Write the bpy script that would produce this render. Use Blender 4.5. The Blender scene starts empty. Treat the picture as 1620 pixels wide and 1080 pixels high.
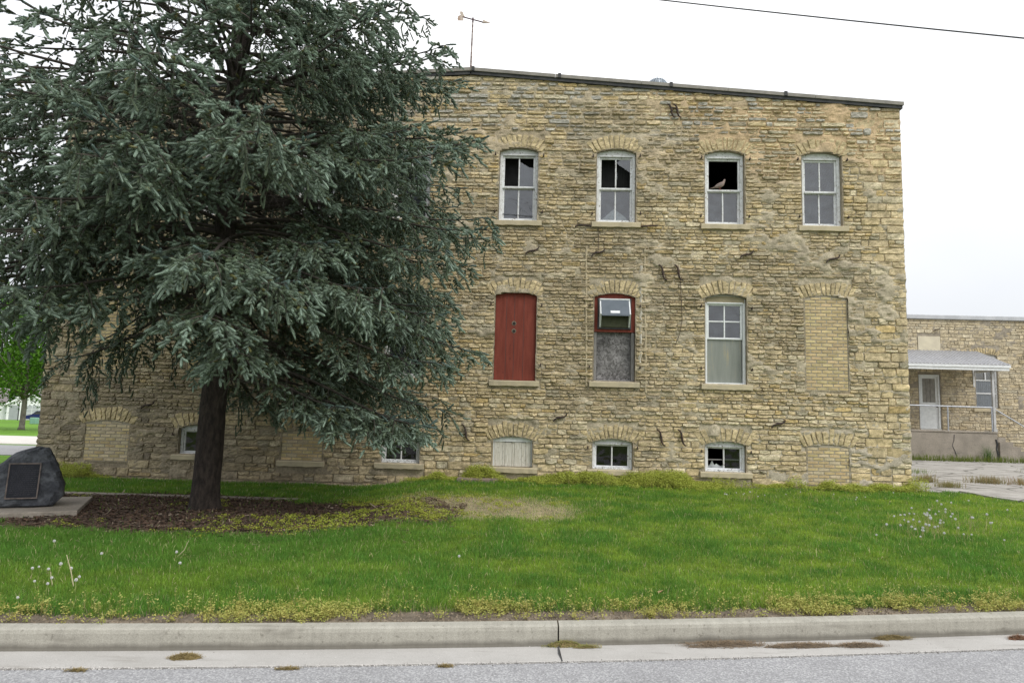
import bpy, math, random
import numpy as np
from mathutils import Vector, Matrix

# ------------------------------------------------------------------ camera, sky, sun, exposure
scene = bpy.context.scene
COL = scene.collection
R = math.radians
F_PX, PITCH, ROLL, YAW = 1080.0, R(5.95), R(1.54), R(1.8)
EYE = Vector((0.0, 0.0, 1.74))
cam_data = bpy.data.cameras.new('camera')
cam_data.sensor_fit = 'HORIZONTAL'
cam_data.sensor_width = 36.0
cam_data.lens = 36.0 * F_PX / 1620.0
cam_data.clip_start = 0.1
cam_data.clip_end = 900.0
cam = bpy.data.objects.new('camera', cam_data)
COL.objects.link(cam)
CAM_ROT = Matrix.Rotation(math.pi / 2 + PITCH, 3, 'X') @ Matrix.Rotation(ROLL, 3, 'Z')
cam.matrix_world = Matrix.Translation(EYE) @ CAM_ROT.to_4x4()
scene.camera = cam

SUN_EL, SUN_AZ = R(45), R(132)          # azimuth clockwise from +Y: high, behind the camera to the right
world = bpy.data.worlds.new('World')
scene.world = world
world.use_nodes = True
wt = world.node_tree
wt.nodes.clear()
w_out = wt.nodes.new('ShaderNodeOutputWorld')
sky = wt.nodes.new('ShaderNodeTexSky')
sky.sky_type = 'NISHITA'
sky.sun_disc = False
sky.sun_elevation = SUN_EL
sky.sun_rotation = SUN_AZ
bg_sky = wt.nodes.new('ShaderNodeBackground')
bg_sky.inputs['Strength'].default_value = 0.1
wt.links.new(sky.outputs[0], bg_sky.inputs['Color'])
# overcast deck: pale cloud with soft, barely visible structure
tc = wt.nodes.new('ShaderNodeTexCoord')
cn = wt.nodes.new('ShaderNodeTexNoise')
cn.inputs['Scale'].default_value = 1.6
cn.inputs['Detail'].default_value = 5
wt.links.new(tc.outputs['Generated'], cn.inputs['Vector'])
cr = wt.nodes.new('ShaderNodeValToRGB')
cr.color_ramp.elements[0].position = 0.3
cr.color_ramp.elements[0].color = (0.83, 0.86, 0.92, 1)
cr.color_ramp.elements[1].position = 0.7
cr.color_ramp.elements[1].color = (1.0, 1.0, 1.0, 1)
wt.links.new(cn.outputs['Fac'], cr.inputs['Fac'])
bg_cloud = wt.nodes.new('ShaderNodeBackground')
bg_cloud.inputs['Strength'].default_value = 1.0
wt.links.new(cr.outputs['Color'], bg_cloud.inputs['Color'])
# an overcast sky is brightest overhead
sx = wt.nodes.new('ShaderNodeSeparateXYZ')
wt.links.new(tc.outputs['Generated'], sx.inputs[0])
mr = wt.nodes.new('ShaderNodeMapRange')
mr.inputs['From Min'].default_value = 0.0; mr.inputs['From Max'].default_value = 1.0
mr.inputs['To Min'].default_value = 0.84; mr.inputs['To Max'].default_value = 2.15
wt.links.new(sx.outputs['Z'], mr.inputs['Value'])
wt.links.new(mr.outputs['Result'], bg_cloud.inputs['Strength'])
mix = wt.nodes.new('ShaderNodeMixShader')
mix.inputs['Fac'].default_value = 0.88
wt.links.new(bg_sky.outputs[0], mix.inputs[1])
wt.links.new(bg_cloud.outputs[0], mix.inputs[2])
wt.links.new(mix.outputs[0], w_out.inputs['Surface'])

sun_data = bpy.data.lights.new('sun', 'SUN')
sun_data.energy = 1.9
sun_data.angle = R(28)
sun_data.color = (1.0, 0.96, 0.9)
sun = bpy.data.objects.new('sun', sun_data)
COL.objects.link(sun)
SUN_DIR = Vector((math.sin(SUN_AZ) * math.cos(SUN_EL), math.cos(SUN_AZ) * math.cos(SUN_EL), math.sin(SUN_EL)))
sun.rotation_euler = SUN_DIR.to_track_quat('Z', 'Y').to_euler()
sun.location = (8, -10, 30)

scene.view_settings.view_transform = 'Standard'
scene.view_settings.look = 'None'
scene.view_settings.gamma = 1.0
scene.view_settings.use_curve_mapping = False
scene.view_settings.exposure = 0.08

# ------------------------------------------------------------------ small tools
def _hash(ix, iy, s):
    ix = np.atleast_1d(ix); iy = np.atleast_1d(iy)
    n = (ix.astype(np.int64) * 374761393 + np.asarray(iy).astype(np.int64) * 668265263 + s * 144269) & 0xFFFFFFFF
    n = ((n ^ (n >> 13)) * 1274126177) & 0xFFFFFFFF
    n = ((n ^ (n >> 16)) * 2246822519) & 0xFFFFFFFF
    return ((n ^ (n >> 15)) & 0xFFFFFF) / float(0xFFFFFF)

def vnoise(x, y, s=0):
    x = np.asarray(x, float); y = np.asarray(y, float)
    ix = np.floor(x); iy = np.floor(y)
    fx = x - ix; fy = y - iy
    fx = fx * fx * (3 - 2 * fx); fy = fy * fy * (3 - 2 * fy)
    a = _hash(ix, iy, s); b = _hash(ix + 1, iy, s); c = _hash(ix, iy + 1, s); d = _hash(ix + 1, iy + 1, s)
    r = a + (b - a) * fx + (c - a) * fy + (a - b - c + d) * fx * fy
    return r if np.ndim(x) or np.ndim(y) else float(r[0])

def fbm(x, y, s=0, o=4):
    t = 0.0; amp = 0.5; tot = 0.0
    for k in range(o):
        t = t + amp * vnoise(np.asarray(x) * 2 ** k + 17 * k, np.asarray(y) * 2 ** k - 9 * k, s + k)
        tot += amp; amp *= 0.5
    return t / tot

def sstep(a, b, x):
    t = np.clip((np.asarray(x, float) - a) / (b - a), 0, 1)
    return t * t * (3 - 2 * t)

def mesh_object(name, V, faces, mats, parent=None, col=None, smooth=False, mat_index=None):
    """faces: an (M,k) int array, or a list of such arrays, or a list of tuples."""
    V = np.asarray(V, np.float32).reshape(-1, 3)
    me = bpy.data.meshes.new(name)
    if isinstance(faces, np.ndarray):
        faces = [faces]
    if len(faces) and isinstance(faces[0], np.ndarray):
        sizes = np.concatenate([np.full(len(f), f.shape[1], np.int32) for f in faces])
        flat = np.concatenate([f.astype(np.int32).ravel() for f in faces])
    else:
        sizes = np.array([len(f) for f in faces], np.int32)
        flat = np.array([i for f in faces for i in f], np.int32)
    me.vertices.add(len(V)); me.vertices.foreach_set('co', V.ravel())
    me.loops.add(len(flat)); me.loops.foreach_set('vertex_index', flat)
    me.polygons.add(len(sizes))
    st = np.concatenate([[0], np.cumsum(sizes)[:-1]]).astype(np.int32)
    me.polygons.foreach_set('loop_start', st); me.polygons.foreach_set('loop_total', sizes)
    if not isinstance(mats, (list, tuple)):
        mats = [mats]
    for m in mats:
        me.materials.append(m)
    if mat_index is not None:
        me.polygons.foreach_set('material_index', np.asarray(mat_index, np.int32))
    me.polygons.foreach_set('use_smooth', np.full(len(sizes), bool(smooth)))
    me.update(calc_edges=True)
    if col is not None:
        col = np.asarray(col, np.float32)
        if col.shape[1] == 3:
            col = np.concatenate([col, np.ones((len(col), 1), np.float32)], 1)
        at = me.color_attributes.new('tint', 'FLOAT_COLOR', 'POINT')
        at.data.foreach_set('color', col.ravel())
    me.validate()
    o = bpy.data.objects.new(name, me)
    COL.objects.link(o)
    if parent is not None:
        o.parent = parent
    return o

def tag(o, label=None, cat=None, group=None, kind=None):
    if label: o['label'] = label
    if cat: o['category'] = cat
    if group: o['group'] = group
    if kind: o['kind'] = kind
    return o

def thing(name, label, cat, loc=(0, 0, 0), rz=0.0, group=None):
    o = bpy.data.objects.new(name, None)
    o.empty_display_size = 0.2
    COL.objects.link(o)
    o.location = loc; o.rotation_euler = (0, 0, rz)
    return tag(o, label, cat, group)

def copy_thing(root, loc, rz=0.0, scale=1.0, label=None):
    r = root.copy(); COL.objects.link(r)
    r.location = loc; r.rotation_euler = (0, 0, rz); r.scale = (scale,) * 3
    if label: r['label'] = label
    for ch in list(root.children):
        c = ch.copy(); COL.objects.link(c); c.parent = r
        for g in list(ch.children):
            d = g.copy(); COL.objects.link(d); d.parent = c
    return r

class MB:
    """collects simple solids, then builds one mesh"""
    def __init__(self): self.v = []; self.f = []
    def add(self, v, f):
        b = len(self.v); self.v += [tuple(p) for p in v]; self.f += [tuple(i + b for i in q) for q in f]
    def box(self, x0, x1, y0, y1, z0, z1, M=None, bev=0.0):
        if bev > 0:
            b = min(bev, (x1 - x0) * .45, (y1 - y0) * .45, (z1 - z0) * .45)
            v = []
            for sx in (0, 1):
                for sy in (0, 1):
                    for sz in (0, 1):
                        X = x1 if sx else x0; Y = y1 if sy else y0; Z = z1 if sz else z0
                        ix = X - b if sx else X + b; iy = Y - b if sy else Y + b; iz = Z - b if sz else Z + b
                        v += [(X, iy, iz), (ix, Y, iz), (ix, iy, Z)]
            def q(sx, sy, sz, k): return ((sx * 2 + sy) * 2 + sz) * 3 + k
            f = []
            for s in (0, 1):
                f += [[q(s, 0, 0, 0), q(s, 1, 0, 0), q(s, 1, 1, 0), q(s, 0, 1, 0)], [q(0, s, 0, 1), q(1, s, 0, 1), q(1, s, 1, 1), q(0, s, 1, 1)],
                      [q(0, 0, s, 2), q(1, 0, s, 2), q(1, 1, s, 2), q(0, 1, s, 2)]]
            for a in (0, 1):
                for c in (0, 1):
                    f += [[q(a, c, 0, 0), q(a, c, 1, 0), q(a, c, 1, 1), q(a, c, 0, 1)], [q(a, 0, c, 0), q(a, 1, c, 0), q(a, 1, c, 2), q(a, 0, c, 2)],
                          [q(0, a, c, 1), q(1, a, c, 1), q(1, a, c, 2), q(0, a, c, 2)]]
            for a in (0, 1):
                for c in (0, 1):
                    for d in (0, 1):
                        f.append([q(a, c, d, 0), q(a, c, d, 1), q(a, c, d, 2)])
        else:
            v = [(x0, y0, z0), (x1, y0, z0), (x1, y1, z0), (x0, y1, z0), (x0, y0, z1), (x1, y0, z1), (x1, y1, z1), (x0, y1, z1)]
            f = [(0, 3, 2, 1), (4, 5, 6, 7), (0, 1, 5, 4), (1, 2, 6, 5), (2, 3, 7, 6), (3, 0, 4, 7)]
        if M is not None: v = [tuple(M @ Vector(p)) for p in v]
        self.add(v, f); return self
    def prism(self, poly, y0, y1):
        """polygon in (x,z), extruded from y0 to y1"""
        n = len(poly)
        v = [(p[0], y0, p[1]) for p in poly] + [(p[0], y1, p[1]) for p in poly]
        f = [tuple(range(n)), tuple(range(2 * n - 1, n - 1, -1))] + [(i, i + n, (i + 1) % n + n, (i + 1) % n) for i in range(n)]
        self.add(v, f); return self
    def tube(self, pts, r, n=6, caps=True):
        pts = [Vector(p) for p in pts]
        rs = r if isinstance(r, (list, tuple)) else [r] * len(pts)
        v = []; f = []
        e1 = None
        for i, p in enumerate(pts):
            t = (pts[min(i + 1, len(pts) - 1)] - pts[max(i - 1, 0)]).normalized()
            if e1 is None:
                e1 = t.cross(Vector((0, 0, 1)) if abs(t.z) < .9 else Vector((1, 0, 0))).normalized()
            else:
                e1 = (e1 - t * e1.dot(t)).normalized()
            e2 = t.cross(e1)
            for k in range(n):
                a = 2 * math.pi * k / n
                v.append(tuple(p + (e1 * math.cos(a) + e2 * math.sin(a)) * rs[i]))
        for i in range(len(pts) - 1):
            for k in range(n):
                f.append((i * n + k, i * n + (k + 1) % n, (i + 1) * n + (k + 1) % n, (i + 1) * n + k))
        if caps:
            f.append(tuple(range(n - 1, -1, -1))); f.append(tuple(range((len(pts) - 1) * n, len(pts) * n)))
        self.add(v, f); return self
    def lathe(self, prof, n=16, c=(0, 0, 0)):
        v = []; f = []
        for r_, z in prof:
            for k in range(n):
                a = 2 * math.pi * k / n
                v.append((c[0] + r_ * math.cos(a), c[1] + r_ * math.sin(a), c[2] + z))
        for i in range(len(prof) - 1):
            for k in range(n):
                f.append((i * n + k, i * n + (k + 1) % n, (i + 1) * n + (k + 1) % n, (i + 1) * n + k))
        f.append(tuple(range(n - 1, -1, -1))); f.append(tuple(range((len(prof) - 1) * n, len(prof) * n)))
        self.add(v, f); return self
    def build(self, name, mat, parent=None, smooth=False, col=None):
        return mesh_object(name, np.array(self.v), self.f, mat, parent, smooth=smooth, col=col)

# ------------------------------------------------------------------ materials
def new_mat(name):
    m = bpy.data.materials.new(name); m.use_nodes = True
    nt = m.node_tree; b = nt.nodes['Principled BSDF']
    return m, nt, b

def N(nt, kind, **kw):
    n = nt.nodes.new(kind)
    for k, v in kw.items():
        if k in n.inputs: n.inputs[k].default_value = v
        else: setattr(n, k, v)
    return n

def ramp(nt, fac, stops):
    r = nt.nodes.new('ShaderNodeValToRGB')
    els = r.color_ramp.elements
    while len(els) < len(stops): els.new(0.5)
    for e, (p, c) in zip(els, stops):
        e.position = p; e.color = (*c, 1) if len(c) == 3 else c
    nt.links.new(fac, r.inputs['Fac'])
    return r.outputs['Color']

def noise(nt, scale, detail=4, vec=None, rough=0.55, dist=0.0):
    n = N(nt, 'ShaderNodeTexNoise', Scale=scale, Detail=detail, Roughness=rough, Distortion=dist)
    if vec is None:
        vec = nt.nodes.new('ShaderNodeTexCoord').outputs['Object']
    nt.links.new(vec, n.inputs['Vector'])
    return n.outputs['Fac']

def scaled(nt, s):
    m = N(nt, 'ShaderNodeMapping'); m.inputs['Scale'].default_value = s
    nt.links.new(nt.nodes.new('ShaderNodeTexCoord').outputs['Object'], m.inputs['Vector'])
    return m.outputs['Vector']

def mixc(nt, fac, a, b, mode='MIX'):
    m = nt.nodes.new('ShaderNodeMix'); m.data_type = 'RGBA'; m.blend_type = mode
    for sock, val in ((m.inputs[0], fac), (m.inputs[6], a), (m.inputs[7], b)):
        if hasattr(val, 'is_linked'): nt.links.new(val, sock)
        elif isinstance(val, (int, float)): sock.default_value = val
        else: sock.default_value = (*val, 1)
    return m.outputs[2]

def bump(nt, b, height, strength=0.5, dist=0.01):
    n = N(nt, 'ShaderNodeBump', Strength=strength, Distance=dist)
    nt.links.new(height, n.inputs['Height']); nt.links.new(n.outputs['Normal'], b.inputs['Normal'])

def mat_two(name, c1, c2, scale=8, lo=.35, hi=.65, rough=.8, bstr=.3, bscale=None, bdist=.01, stretch=None, metal=0.0, third=None):
    m, nt, b = new_mat(name)
    vec = scaled(nt, stretch) if stretch else None
    n = noise(nt, scale, 6, vec)
    c = ramp(nt, n, [(lo, c1), (hi, c2)])
    if third:
        n3 = noise(nt, third[1], 6)
        f3 = ramp(nt, n3, [(third[2], (0, 0, 0)), (third[3], (1, 1, 1))])
        c = mixc(nt, f3, c, third[0])
    nt.links.new(c, b.inputs['Base Color'])
    b.inputs['Roughness'].default_value = rough
    b.inputs['Metallic'].default_value = metal
    b.inputs['Specular IOR Level'].default_value = 0.3
    if bstr: bump(nt, b, noise(nt, bscale or scale * 6, 4, vec), bstr, bdist)
    return m

def mat_tint(name, rough=.9, nscale=40, amount=.35, bstr=.5, bscale=60, bdist=.006, spec=.2, transl=0.0, nscale2=None):
    """colour comes from each piece's own 'tint', broken up by fine noise"""
    m, nt, b = new_mat(name)
    at = N(nt, 'ShaderNodeAttribute', attribute_name='tint')
    c = at.outputs['Color']
    if amount:
        n = noise(nt, nscale, 5)
        g = ramp(nt, n, [(.25, (1 - amount,) * 3), (.75, (1 + amount * .7,) * 3)])
        c = mixc(nt, 1.0, c, g, 'MULTIPLY')
    if nscale2:
        n = noise(nt, nscale2, 3)
        g = ramp(nt, n, [(.3, (1 - amount * .8,) * 3), (.7, (1 + amount * .6,) * 3)])
        c = mixc(nt, 1.0, c, g, 'MULTIPLY')
    nt.links.new(c, b.inputs['Base Color'])
    b.inputs['Roughness'].default_value = rough
    b.inputs['Specular IOR Level'].default_value = spec
    if bstr: bump(nt, b, noise(nt, bscale, 5), bstr, bdist)
    if transl:
        out = nt.nodes['Material Output']
        tr = N(nt, 'ShaderNodeBsdfTranslucent')
        nt.links.new(c, tr.inputs['Color'])
        mx = N(nt, 'ShaderNodeMixShader'); mx.inputs['Fac'].default_value = transl
        nt.links.new(b.outputs[0], mx.inputs[1]); nt.links.new(tr.outputs[0], mx.inputs[2])
        nt.links.new(mx.outputs[0], out.inputs['Surface'])
    return m

def mat_glass(name, dirt=(.25, .27, .3), dirt_amt=.12, refl=.09):
    m, nt, b = new_mat(name)
    out = nt.nodes['Material Output']
    nt.nodes.remove(b)
    tr = N(nt, 'ShaderNodeBsdfTransparent'); tr.inputs['Color'].default_value = (.82, .86, .86, 1)
    gl = N(nt, 'ShaderNodeBsdfGlossy', Roughness=.03)
    df = N(nt, 'ShaderNodeBsdfDiffuse'); df.inputs['Color'].default_value = (*dirt, 1)
    wav = N(nt, 'ShaderNodeBump', Strength=.4, Distance=.03)
    nt.links.new(noise(nt, 2.2, 2), wav.inputs['Height']); nt.links.new(wav.outputs[0], gl.inputs['Normal'])
    lw = N(nt, 'ShaderNodeLayerWeight', Blend=.25)
    ad = N(nt, 'ShaderNodeMath', operation='MULTIPLY_ADD'); ad.inputs[1].default_value = .8; ad.inputs[2].default_value = refl
    nt.links.new(lw.outputs['Fresnel'], ad.inputs[0])
    m1 = N(nt, 'ShaderNodeMixShader'); m2 = N(nt, 'ShaderNodeMixShader')
    dn = ramp(nt, noise(nt, 7, 6), [(.35, (dirt_amt * .5,) * 3), (.75, (dirt_amt * 1.9,) * 3)])
    nt.links.new(dn, m1.inputs['Fac'])
    nt.links.new(tr.outputs[0], m1.inputs[1]); nt.links.new(df.outputs[0], m1.inputs[2])
    nt.links.new(ad.outputs[0], m2.inputs['Fac'])
    nt.links.new(m1.outputs[0], m2.inputs[1]); nt.links.new(gl.outputs[0], m2.inputs[2])
    nt.links.new(m2.outputs[0], out.inputs['Surface'])
    return m

M_STONE = mat_tint('rubble_limestone', .92, 30, .30, .8, 55, .015, nscale2=5)
M_BRICK = mat_tint('buff_brick', .9, 50, .22, .4, 90, .004)
M_SILL = mat_two('cut_limestone_sill', (.50, .43, .29), (.40, .35, .25), 5, .35, .7, .9, .35, 60, .004, third=((.27, .25, .2), 3, .6, .8))
M_PAINT = mat_two('weathered_white_paint', (.72, .73, .74), (.58, .58, .57), 14, .4, .65, .7, .3, 60, .003, third=((.24, .21, .18), 22, .60, .68))
M_PAINT2 = mat_two('white_paint', (.74, .76, .76), (.64, .66, .66), 10, .4, .65, .6, .2, 60, .002, third=((.35, .31, .27), 30, .66, .72))
M_GREYWOOD = mat_two('grey_weathered_wood', (.30, .29, .28), (.17, .16, .155), 6, .35, .65, .85, .4, 30, .004, stretch=(14, 14, 1.2))
M_GLASS = mat_glass('window_glass', (.22, .25, .30), .14, .13)
M_GLASSLOW = mat_glass('basement_glass', (.12, .12, .12), .05, .03)
M_SHARD = mat_glass('dusty_broken_glass', (.55, .58, .6), .5, .1)
M_IRON = mat_two('rusted_iron', (.035, .03, .028), (.09, .05, .035), 25, .4, .7, .8, .4, 80, .003)
M_CONC = mat_two('coping_concrete', (.30, .28, .25), (.20, .19, .17), 7, .3, .7, .92, .5, 60, .005, third=((.10, .095, .085), 1.8, .6, .8))
M_DARK = mat_two('dark_flashing', (.035, .037, .04), (.06, .06, .06), 8, .4, .6, .7, .2)
M_INSIDE = mat_two('dark_interior', (.025, .022, .02), (.05, .045, .04), 2, .4, .6, .95, .1)
M_METAL = mat_two('galvanised_sheet', (.36, .40, .44), (.30, .335, .37), 5, .35, .65, .42, .1, 20, .002, metal=.35)

def mat_red_board():
    m, nt, b = new_mat('red_painted_planks')
    n = noise(nt, 3, 6, scaled(nt, (6, 6, .7)))
    c = ramp(nt, n, [(.3, (.155, .036, .024)), (.7, (.225, .056, .038))])
    n2 = noise(nt, 18, 4)
    c = mixc(nt, ramp(nt, n2, [(.66, (0, 0, 0)), (.74, (1, 1, 1))]), c, (.10, .03, .025))
    nt.links.new(c, b.inputs['Base Color'])
    b.inputs['Roughness'].default_value = .75; b.inputs['Specular IOR Level'].default_value = .2
    bump(nt, b, noise(nt, 5, 4, scaled(nt, (14, 14, 1))), .35, .004)
    return m
M_RED = mat_red_board()

def mat_osb():
    m, nt, b = new_mat('grey_strand_board')
    v = N(nt, 'ShaderNodeTexVoronoi', Scale=26.0); v.inputs['Randomness'].default_value = 1
    mp = scaled(nt, (1.0, 1.0, 1.0))
    wn = N(nt, 'ShaderNodeTexNoise', Scale=9.0, Detail=3)
    nt.links.new(mp, wn.inputs['Vector'])
    vm = N(nt, 'ShaderNodeVectorMath', operation='MULTIPLY_ADD'); vm.inputs[1].default_value = (.25, .25, .25)
    nt.links.new(wn.outputs['Color'], vm.inputs[0]); nt.links.new(mp, vm.inputs[2]); nt.links.new(vm.outputs[0], v.inputs['Vector'])
    n2 = noise(nt, 3, 4)
    c = ramp(nt, v.outputs['Color'], [(.1, (.08, .075, .072)), (.9, (.30, .29, .29))])
    c = mixc(nt, 1.0, c, ramp(nt, n2, [(.35, (.55,) * 3), (.65, (1.2,) * 3)]), 'MULTIPLY')
    nt.links.new(c, b.inputs['Base Color']); b.inputs['Roughness'].default_value = .9
    bump(nt, b, v.outputs['Distance'], .3, .004)
    return m
M_OSB = mat_osb()

def mat_concrete(name, c1, c2, stain, crack=False, fine=120, foot=None):
    m, nt, b = new_mat(name)
    c = ramp(nt, noise(nt, 2.2, 7), [(.3, c1), (.7, c2)])
    sp = ramp(nt, noise(nt, fine, 2), [(.3, (.82,) * 3), (.7, (1.13,) * 3)])
    c = mixc(nt, 1.0, c, sp, 'MULTIPLY')
    c = mixc(nt, ramp(nt, noise(nt, 6, 6, scaled(nt, (.35, 1.6, 1.6))), [(.58, (0, 0, 0)), (.78, (.8,) * 3)]), c, stain)
    h = noise(nt, fine, 3)
    if foot:
        sp = N(nt, 'ShaderNodeSeparateXYZ'); nt.links.new(nt.nodes.new('ShaderNodeTexCoord').outputs['Object'], sp.inputs[0])
        ad = N(nt, 'ShaderNodeMath', operation='MULTIPLY_ADD'); ad.inputs[1].default_value = -.05
        nt.links.new(noise(nt, 5, 6), ad.inputs[0]); nt.links.new(sp.outputs['Z'], ad.inputs[2])
        c = mixc(nt, ramp(nt, ad.outputs[0], [(.0, (.85,) * 3), (.035, (0, 0, 0))]), c, foot)
        st = ramp(nt, noise(nt, 3, 5, scaled(nt, (9, 1, .8))), [(.35, (.92,) * 3), (.65, (1.05,) * 3)])
        c = mixc(nt, 1.0, c, st, 'MULTIPLY')
        c = mixc(nt, ramp(nt, noise(nt, 26, 4), [(.62, (0, 0, 0)), (.70, (.7,) * 3)]), c, stain)
    if crack:
        v = N(nt, 'ShaderNodeTexVoronoi', Scale=.75, feature='DISTANCE_TO_EDGE')
        mp = scaled(nt, (1, 1, 1)); wn = N(nt, 'ShaderNodeTexNoise', Scale=1.3, Detail=5); nt.links.new(mp, wn.inputs['Vector'])
        vm = N(nt, 'ShaderNodeVectorMath', operation='MULTIPLY_ADD'); vm.inputs[1].default_value = (.7, .7, 0)
        nt.links.new(wn.outputs['Color'], vm.inputs[0]); nt.links.new(mp, vm.inputs[2]); nt.links.new(vm.outputs[0], v.inputs['Vector'])
        f = ramp(nt, v.outputs['Distance'], [(.008, (1, 1, 1)), (.03, (0, 0, 0))])
        c = mixc(nt, f, c, (.08, .075, .06))
    nt.links.new(c, b.inputs['Base Color']); b.inputs['Roughness'].default_value = .92
    b.inputs['Specular IOR Level'].default_value = .25
    bump(nt, b, h, .3, .004)
    return m
M_KERB = mat_concrete('kerb_concrete', (.365, .35, .30), (.31, .295, .25), (.17, .158, .13), foot=(.13, .12, .10))
M_GUTTER = mat_concrete('gutter_concrete', (.425, .41, .385), (.355, .34, .315), (.25, .235, .21), fine=160)
M_YARD = mat_concrete('old_yard_concrete', (.40, .38, .345), (.24, .225, .20), (.13, .13, .10), crack=True, fine=40)
M_PORCH = mat_concrete('stained_porch_concrete', (.34, .30, .25), (.23, .205, .17), (.14, .135, .115), fine=30)

def mat_road():
    m, nt, b = new_mat('worn_asphalt')
    v = N(nt, 'ShaderNodeTexVoronoi', Scale=95.0); nt.links.new(nt.nodes.new('ShaderNodeTexCoord').outputs['Object'], v.inputs['Vector'])
    c = ramp(nt, v.outputs['Color'], [(.0, (.19, .188, .19)), (.55, (.285, .283, .287)), (1, (.46, .46, .455))])
    c = mixc(nt, 1.0, c, ramp(nt, noise(nt, 1.4, 6), [(.3, (.86,) * 3), (.7, (1.08,) * 3)]), 'MULTIPLY')
    nt.links.new(c, b.inputs['Base Color']); b.inputs['Roughness'].default_value = .9
    bump(nt, b, v.outputs['Distance'], .5, .006)
    return m
M_ROAD = mat_road()
M_GROUND = mat_tint('soil_and_turf', .95, 55, .45, .8, 70, .02, nscale2=6)
M_GRASS = mat_tint('grass_blades', .6, 3, .12, 0, transl=.45, spec=.25)
M_WEED = mat_tint('weed_leaves', .6, 30, .15, 0, transl=.3, spec=.25)
M_NEEDLE = mat_tint('spruce_needles', .55, 5, .15, 0, transl=.12, spec=.3)
M_BARK = mat_two('spruce_bark', (.055, .043, .036), (.020, .016, .014), 9, .35, .65, .95, 1.0, 22, .03, stretch=(2.2, 2.2, .8))
M_TWIG = mat_two('grey_brown_twigs', (.075, .066, .055), (.038, .032, .027), 12, .35, .65, .95, .3)
M_LITTER = mat_tint('dry_litter', .95, 30, .2, 0)

# ------------------------------------------------------------------ terrain
def flow_y(x):
    x = np.asarray(x, float)
    xc = np.clip(x, -6, 6)
    return 5.30 + .125 * xc + .006 * xc * xc + (x - xc) * (.125 + .012 * xc)

def facade_y(x): return 13.6 - math.tan(YAW) * np.asarray(x, float)

def ground_z(x, y):
    x = np.asarray(x, float); y = np.asarray(y, float)
    fy = flow_y(x)
    zb = .24 + .18 * sstep(-2.9, -1.2, x) + .04 * sstep(2, 8, x)
    t = np.clip((y - fy - .12) / np.maximum(13.5 - fy, 1), 0, 1)
    z = .135 + (zb - .135) * t ** .75 + .03 * np.sin(t * math.pi)
    z = z + .02 * (fbm(x * .7, y * .7, 5, 3) - .5) * sstep(0, .1, t)
    far = sstep(15, 100, y)
    z = z * (1 - far) + (-1.2) * far
    road = 1 - sstep(.0, .10, y - fy - .02)
    return z * (1 - road) + (-.22) * road

def pix_ray(px, py):
    return CAM_ROT @ Vector(((px - 810) / F_PX, -(py - 540) / F_PX, -1))

def on_ground(px, py):
    """where a spot of lawn seen in the photograph lies on the terrain"""
    d = pix_ray(px, py); z = .25
    for _ in range(8):
        t = (z - EYE.z) / d.z; x, y = d.x * t, d.y * t
        z = float(ground_z(x, y))
    return x, y, z

def bed_mask(x, y):
    """the bare bed of needles and mulch under the spruce, 1 inside"""
    n = (fbm(x * 1.1, y * 1.1, 40, 4) - .5)
    e = np.sqrt(((x + 4.95) / 3.85) ** 2 + ((y - 9.75) / 1.62) ** 2)
    return 1 - sstep(.78, 1.2, e + n * .75)

def dry_mask(x, y):
    e = np.sqrt(((x + .55) / 1.75) ** 2 + ((y - 10.3) / 1.25) ** 2)
    return 1 - sstep(.55, 1.15, e + (fbm(x * 1.3, y * 1.3, 44, 4) - .5) * .9)

def yard_mask(x, y):
    # the old concrete beside the building, right of the corner
    edge = np.interp(x, [7.6, 8.1, 8.5, 9.0, 10.5, 14, 40], [13.6, 13.05, 13.3, 11.95, 11.2, 10.6, 10])
    return (y > edge) & (x > 7.78)

def walk_mask(x, y):
    return (np.abs(y - 11.35) < .22) & (x < -3.3)

xs = np.concatenate([[-420, -260, -170, -120, -85, -60, -45, -34, -26, -20, -16, -13.5], np.arange(-12, 12.01, .08), [13, 14.5, 17, 20, 25, 32, 42, 60, 90, 140, 220, 420]])
ys = np.concatenate([[-160, -80, -40, -20, -8, 0, 2.5], np.arange(3.6, 14.81, .08), [15.2, 16, 17, 18.5, 20, 23, 26, 30, 36, 44, 54, 66, 80, 100, 130, 180, 260, 420, 650]])
GX, GY = np.meshgrid(xs, ys)
GZ = ground_z(GX, GY)
gx, gy = GX.ravel(), GY.ravel()
nx, ny = len(xs), len(ys)
idx = np.arange(nx * ny).reshape(ny, nx)
gf = np.stack([idx[:-1, :-1], idx[:-1, 1:], idx[1:, 1:], idx[1:, :-1]], -1).reshape(-1, 4)
turf = np.array([.13, .20, .03]); farlawn = np.array([.12, .25, .022]); soil = np.array([.085, .058, .044]); bark = np.array([.098, .068, .050])
straw = np.array([.46, .40, .24])
gc = np.repeat(turf[None], len(gx), 0)
n1 = fbm(gx * 2.5, gy * 2.5, 8)[:, None]
farm = sstep(13.2, 15, gy)[:, None]
gc = gc * (1 - farm) + farlawn * (.8 + .4 * n1) * farm
bm = bed_mask(gx, gy)[:, None]
gc = gc * (1 - bm) + (bark * (.6 + .8 * n1)) * bm
dm = dry_mask(gx, gy)[:, None]
gc = gc * (1 - dm) + (straw * .6 + soil * .4) * dm
strip = (sstep(.0, .1, gy - flow_y(gx)) * (1 - sstep(.35, .5, gy - flow_y(gx) + .15 * (n1[:, 0] - .5))))[:, None]
gc = gc * (1 - strip) + np.array([.17, .14, .105]) * (.6 + .9 * n1) * strip
base = ((1 - sstep(.0, .45, facade_y(gx) - gy)) * (gx < 8) * (gx > -9.6) * (gy < 14))[:, None]
gc = gc * (1 - base) + np.array([.20, .175, .135]) * base
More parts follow.
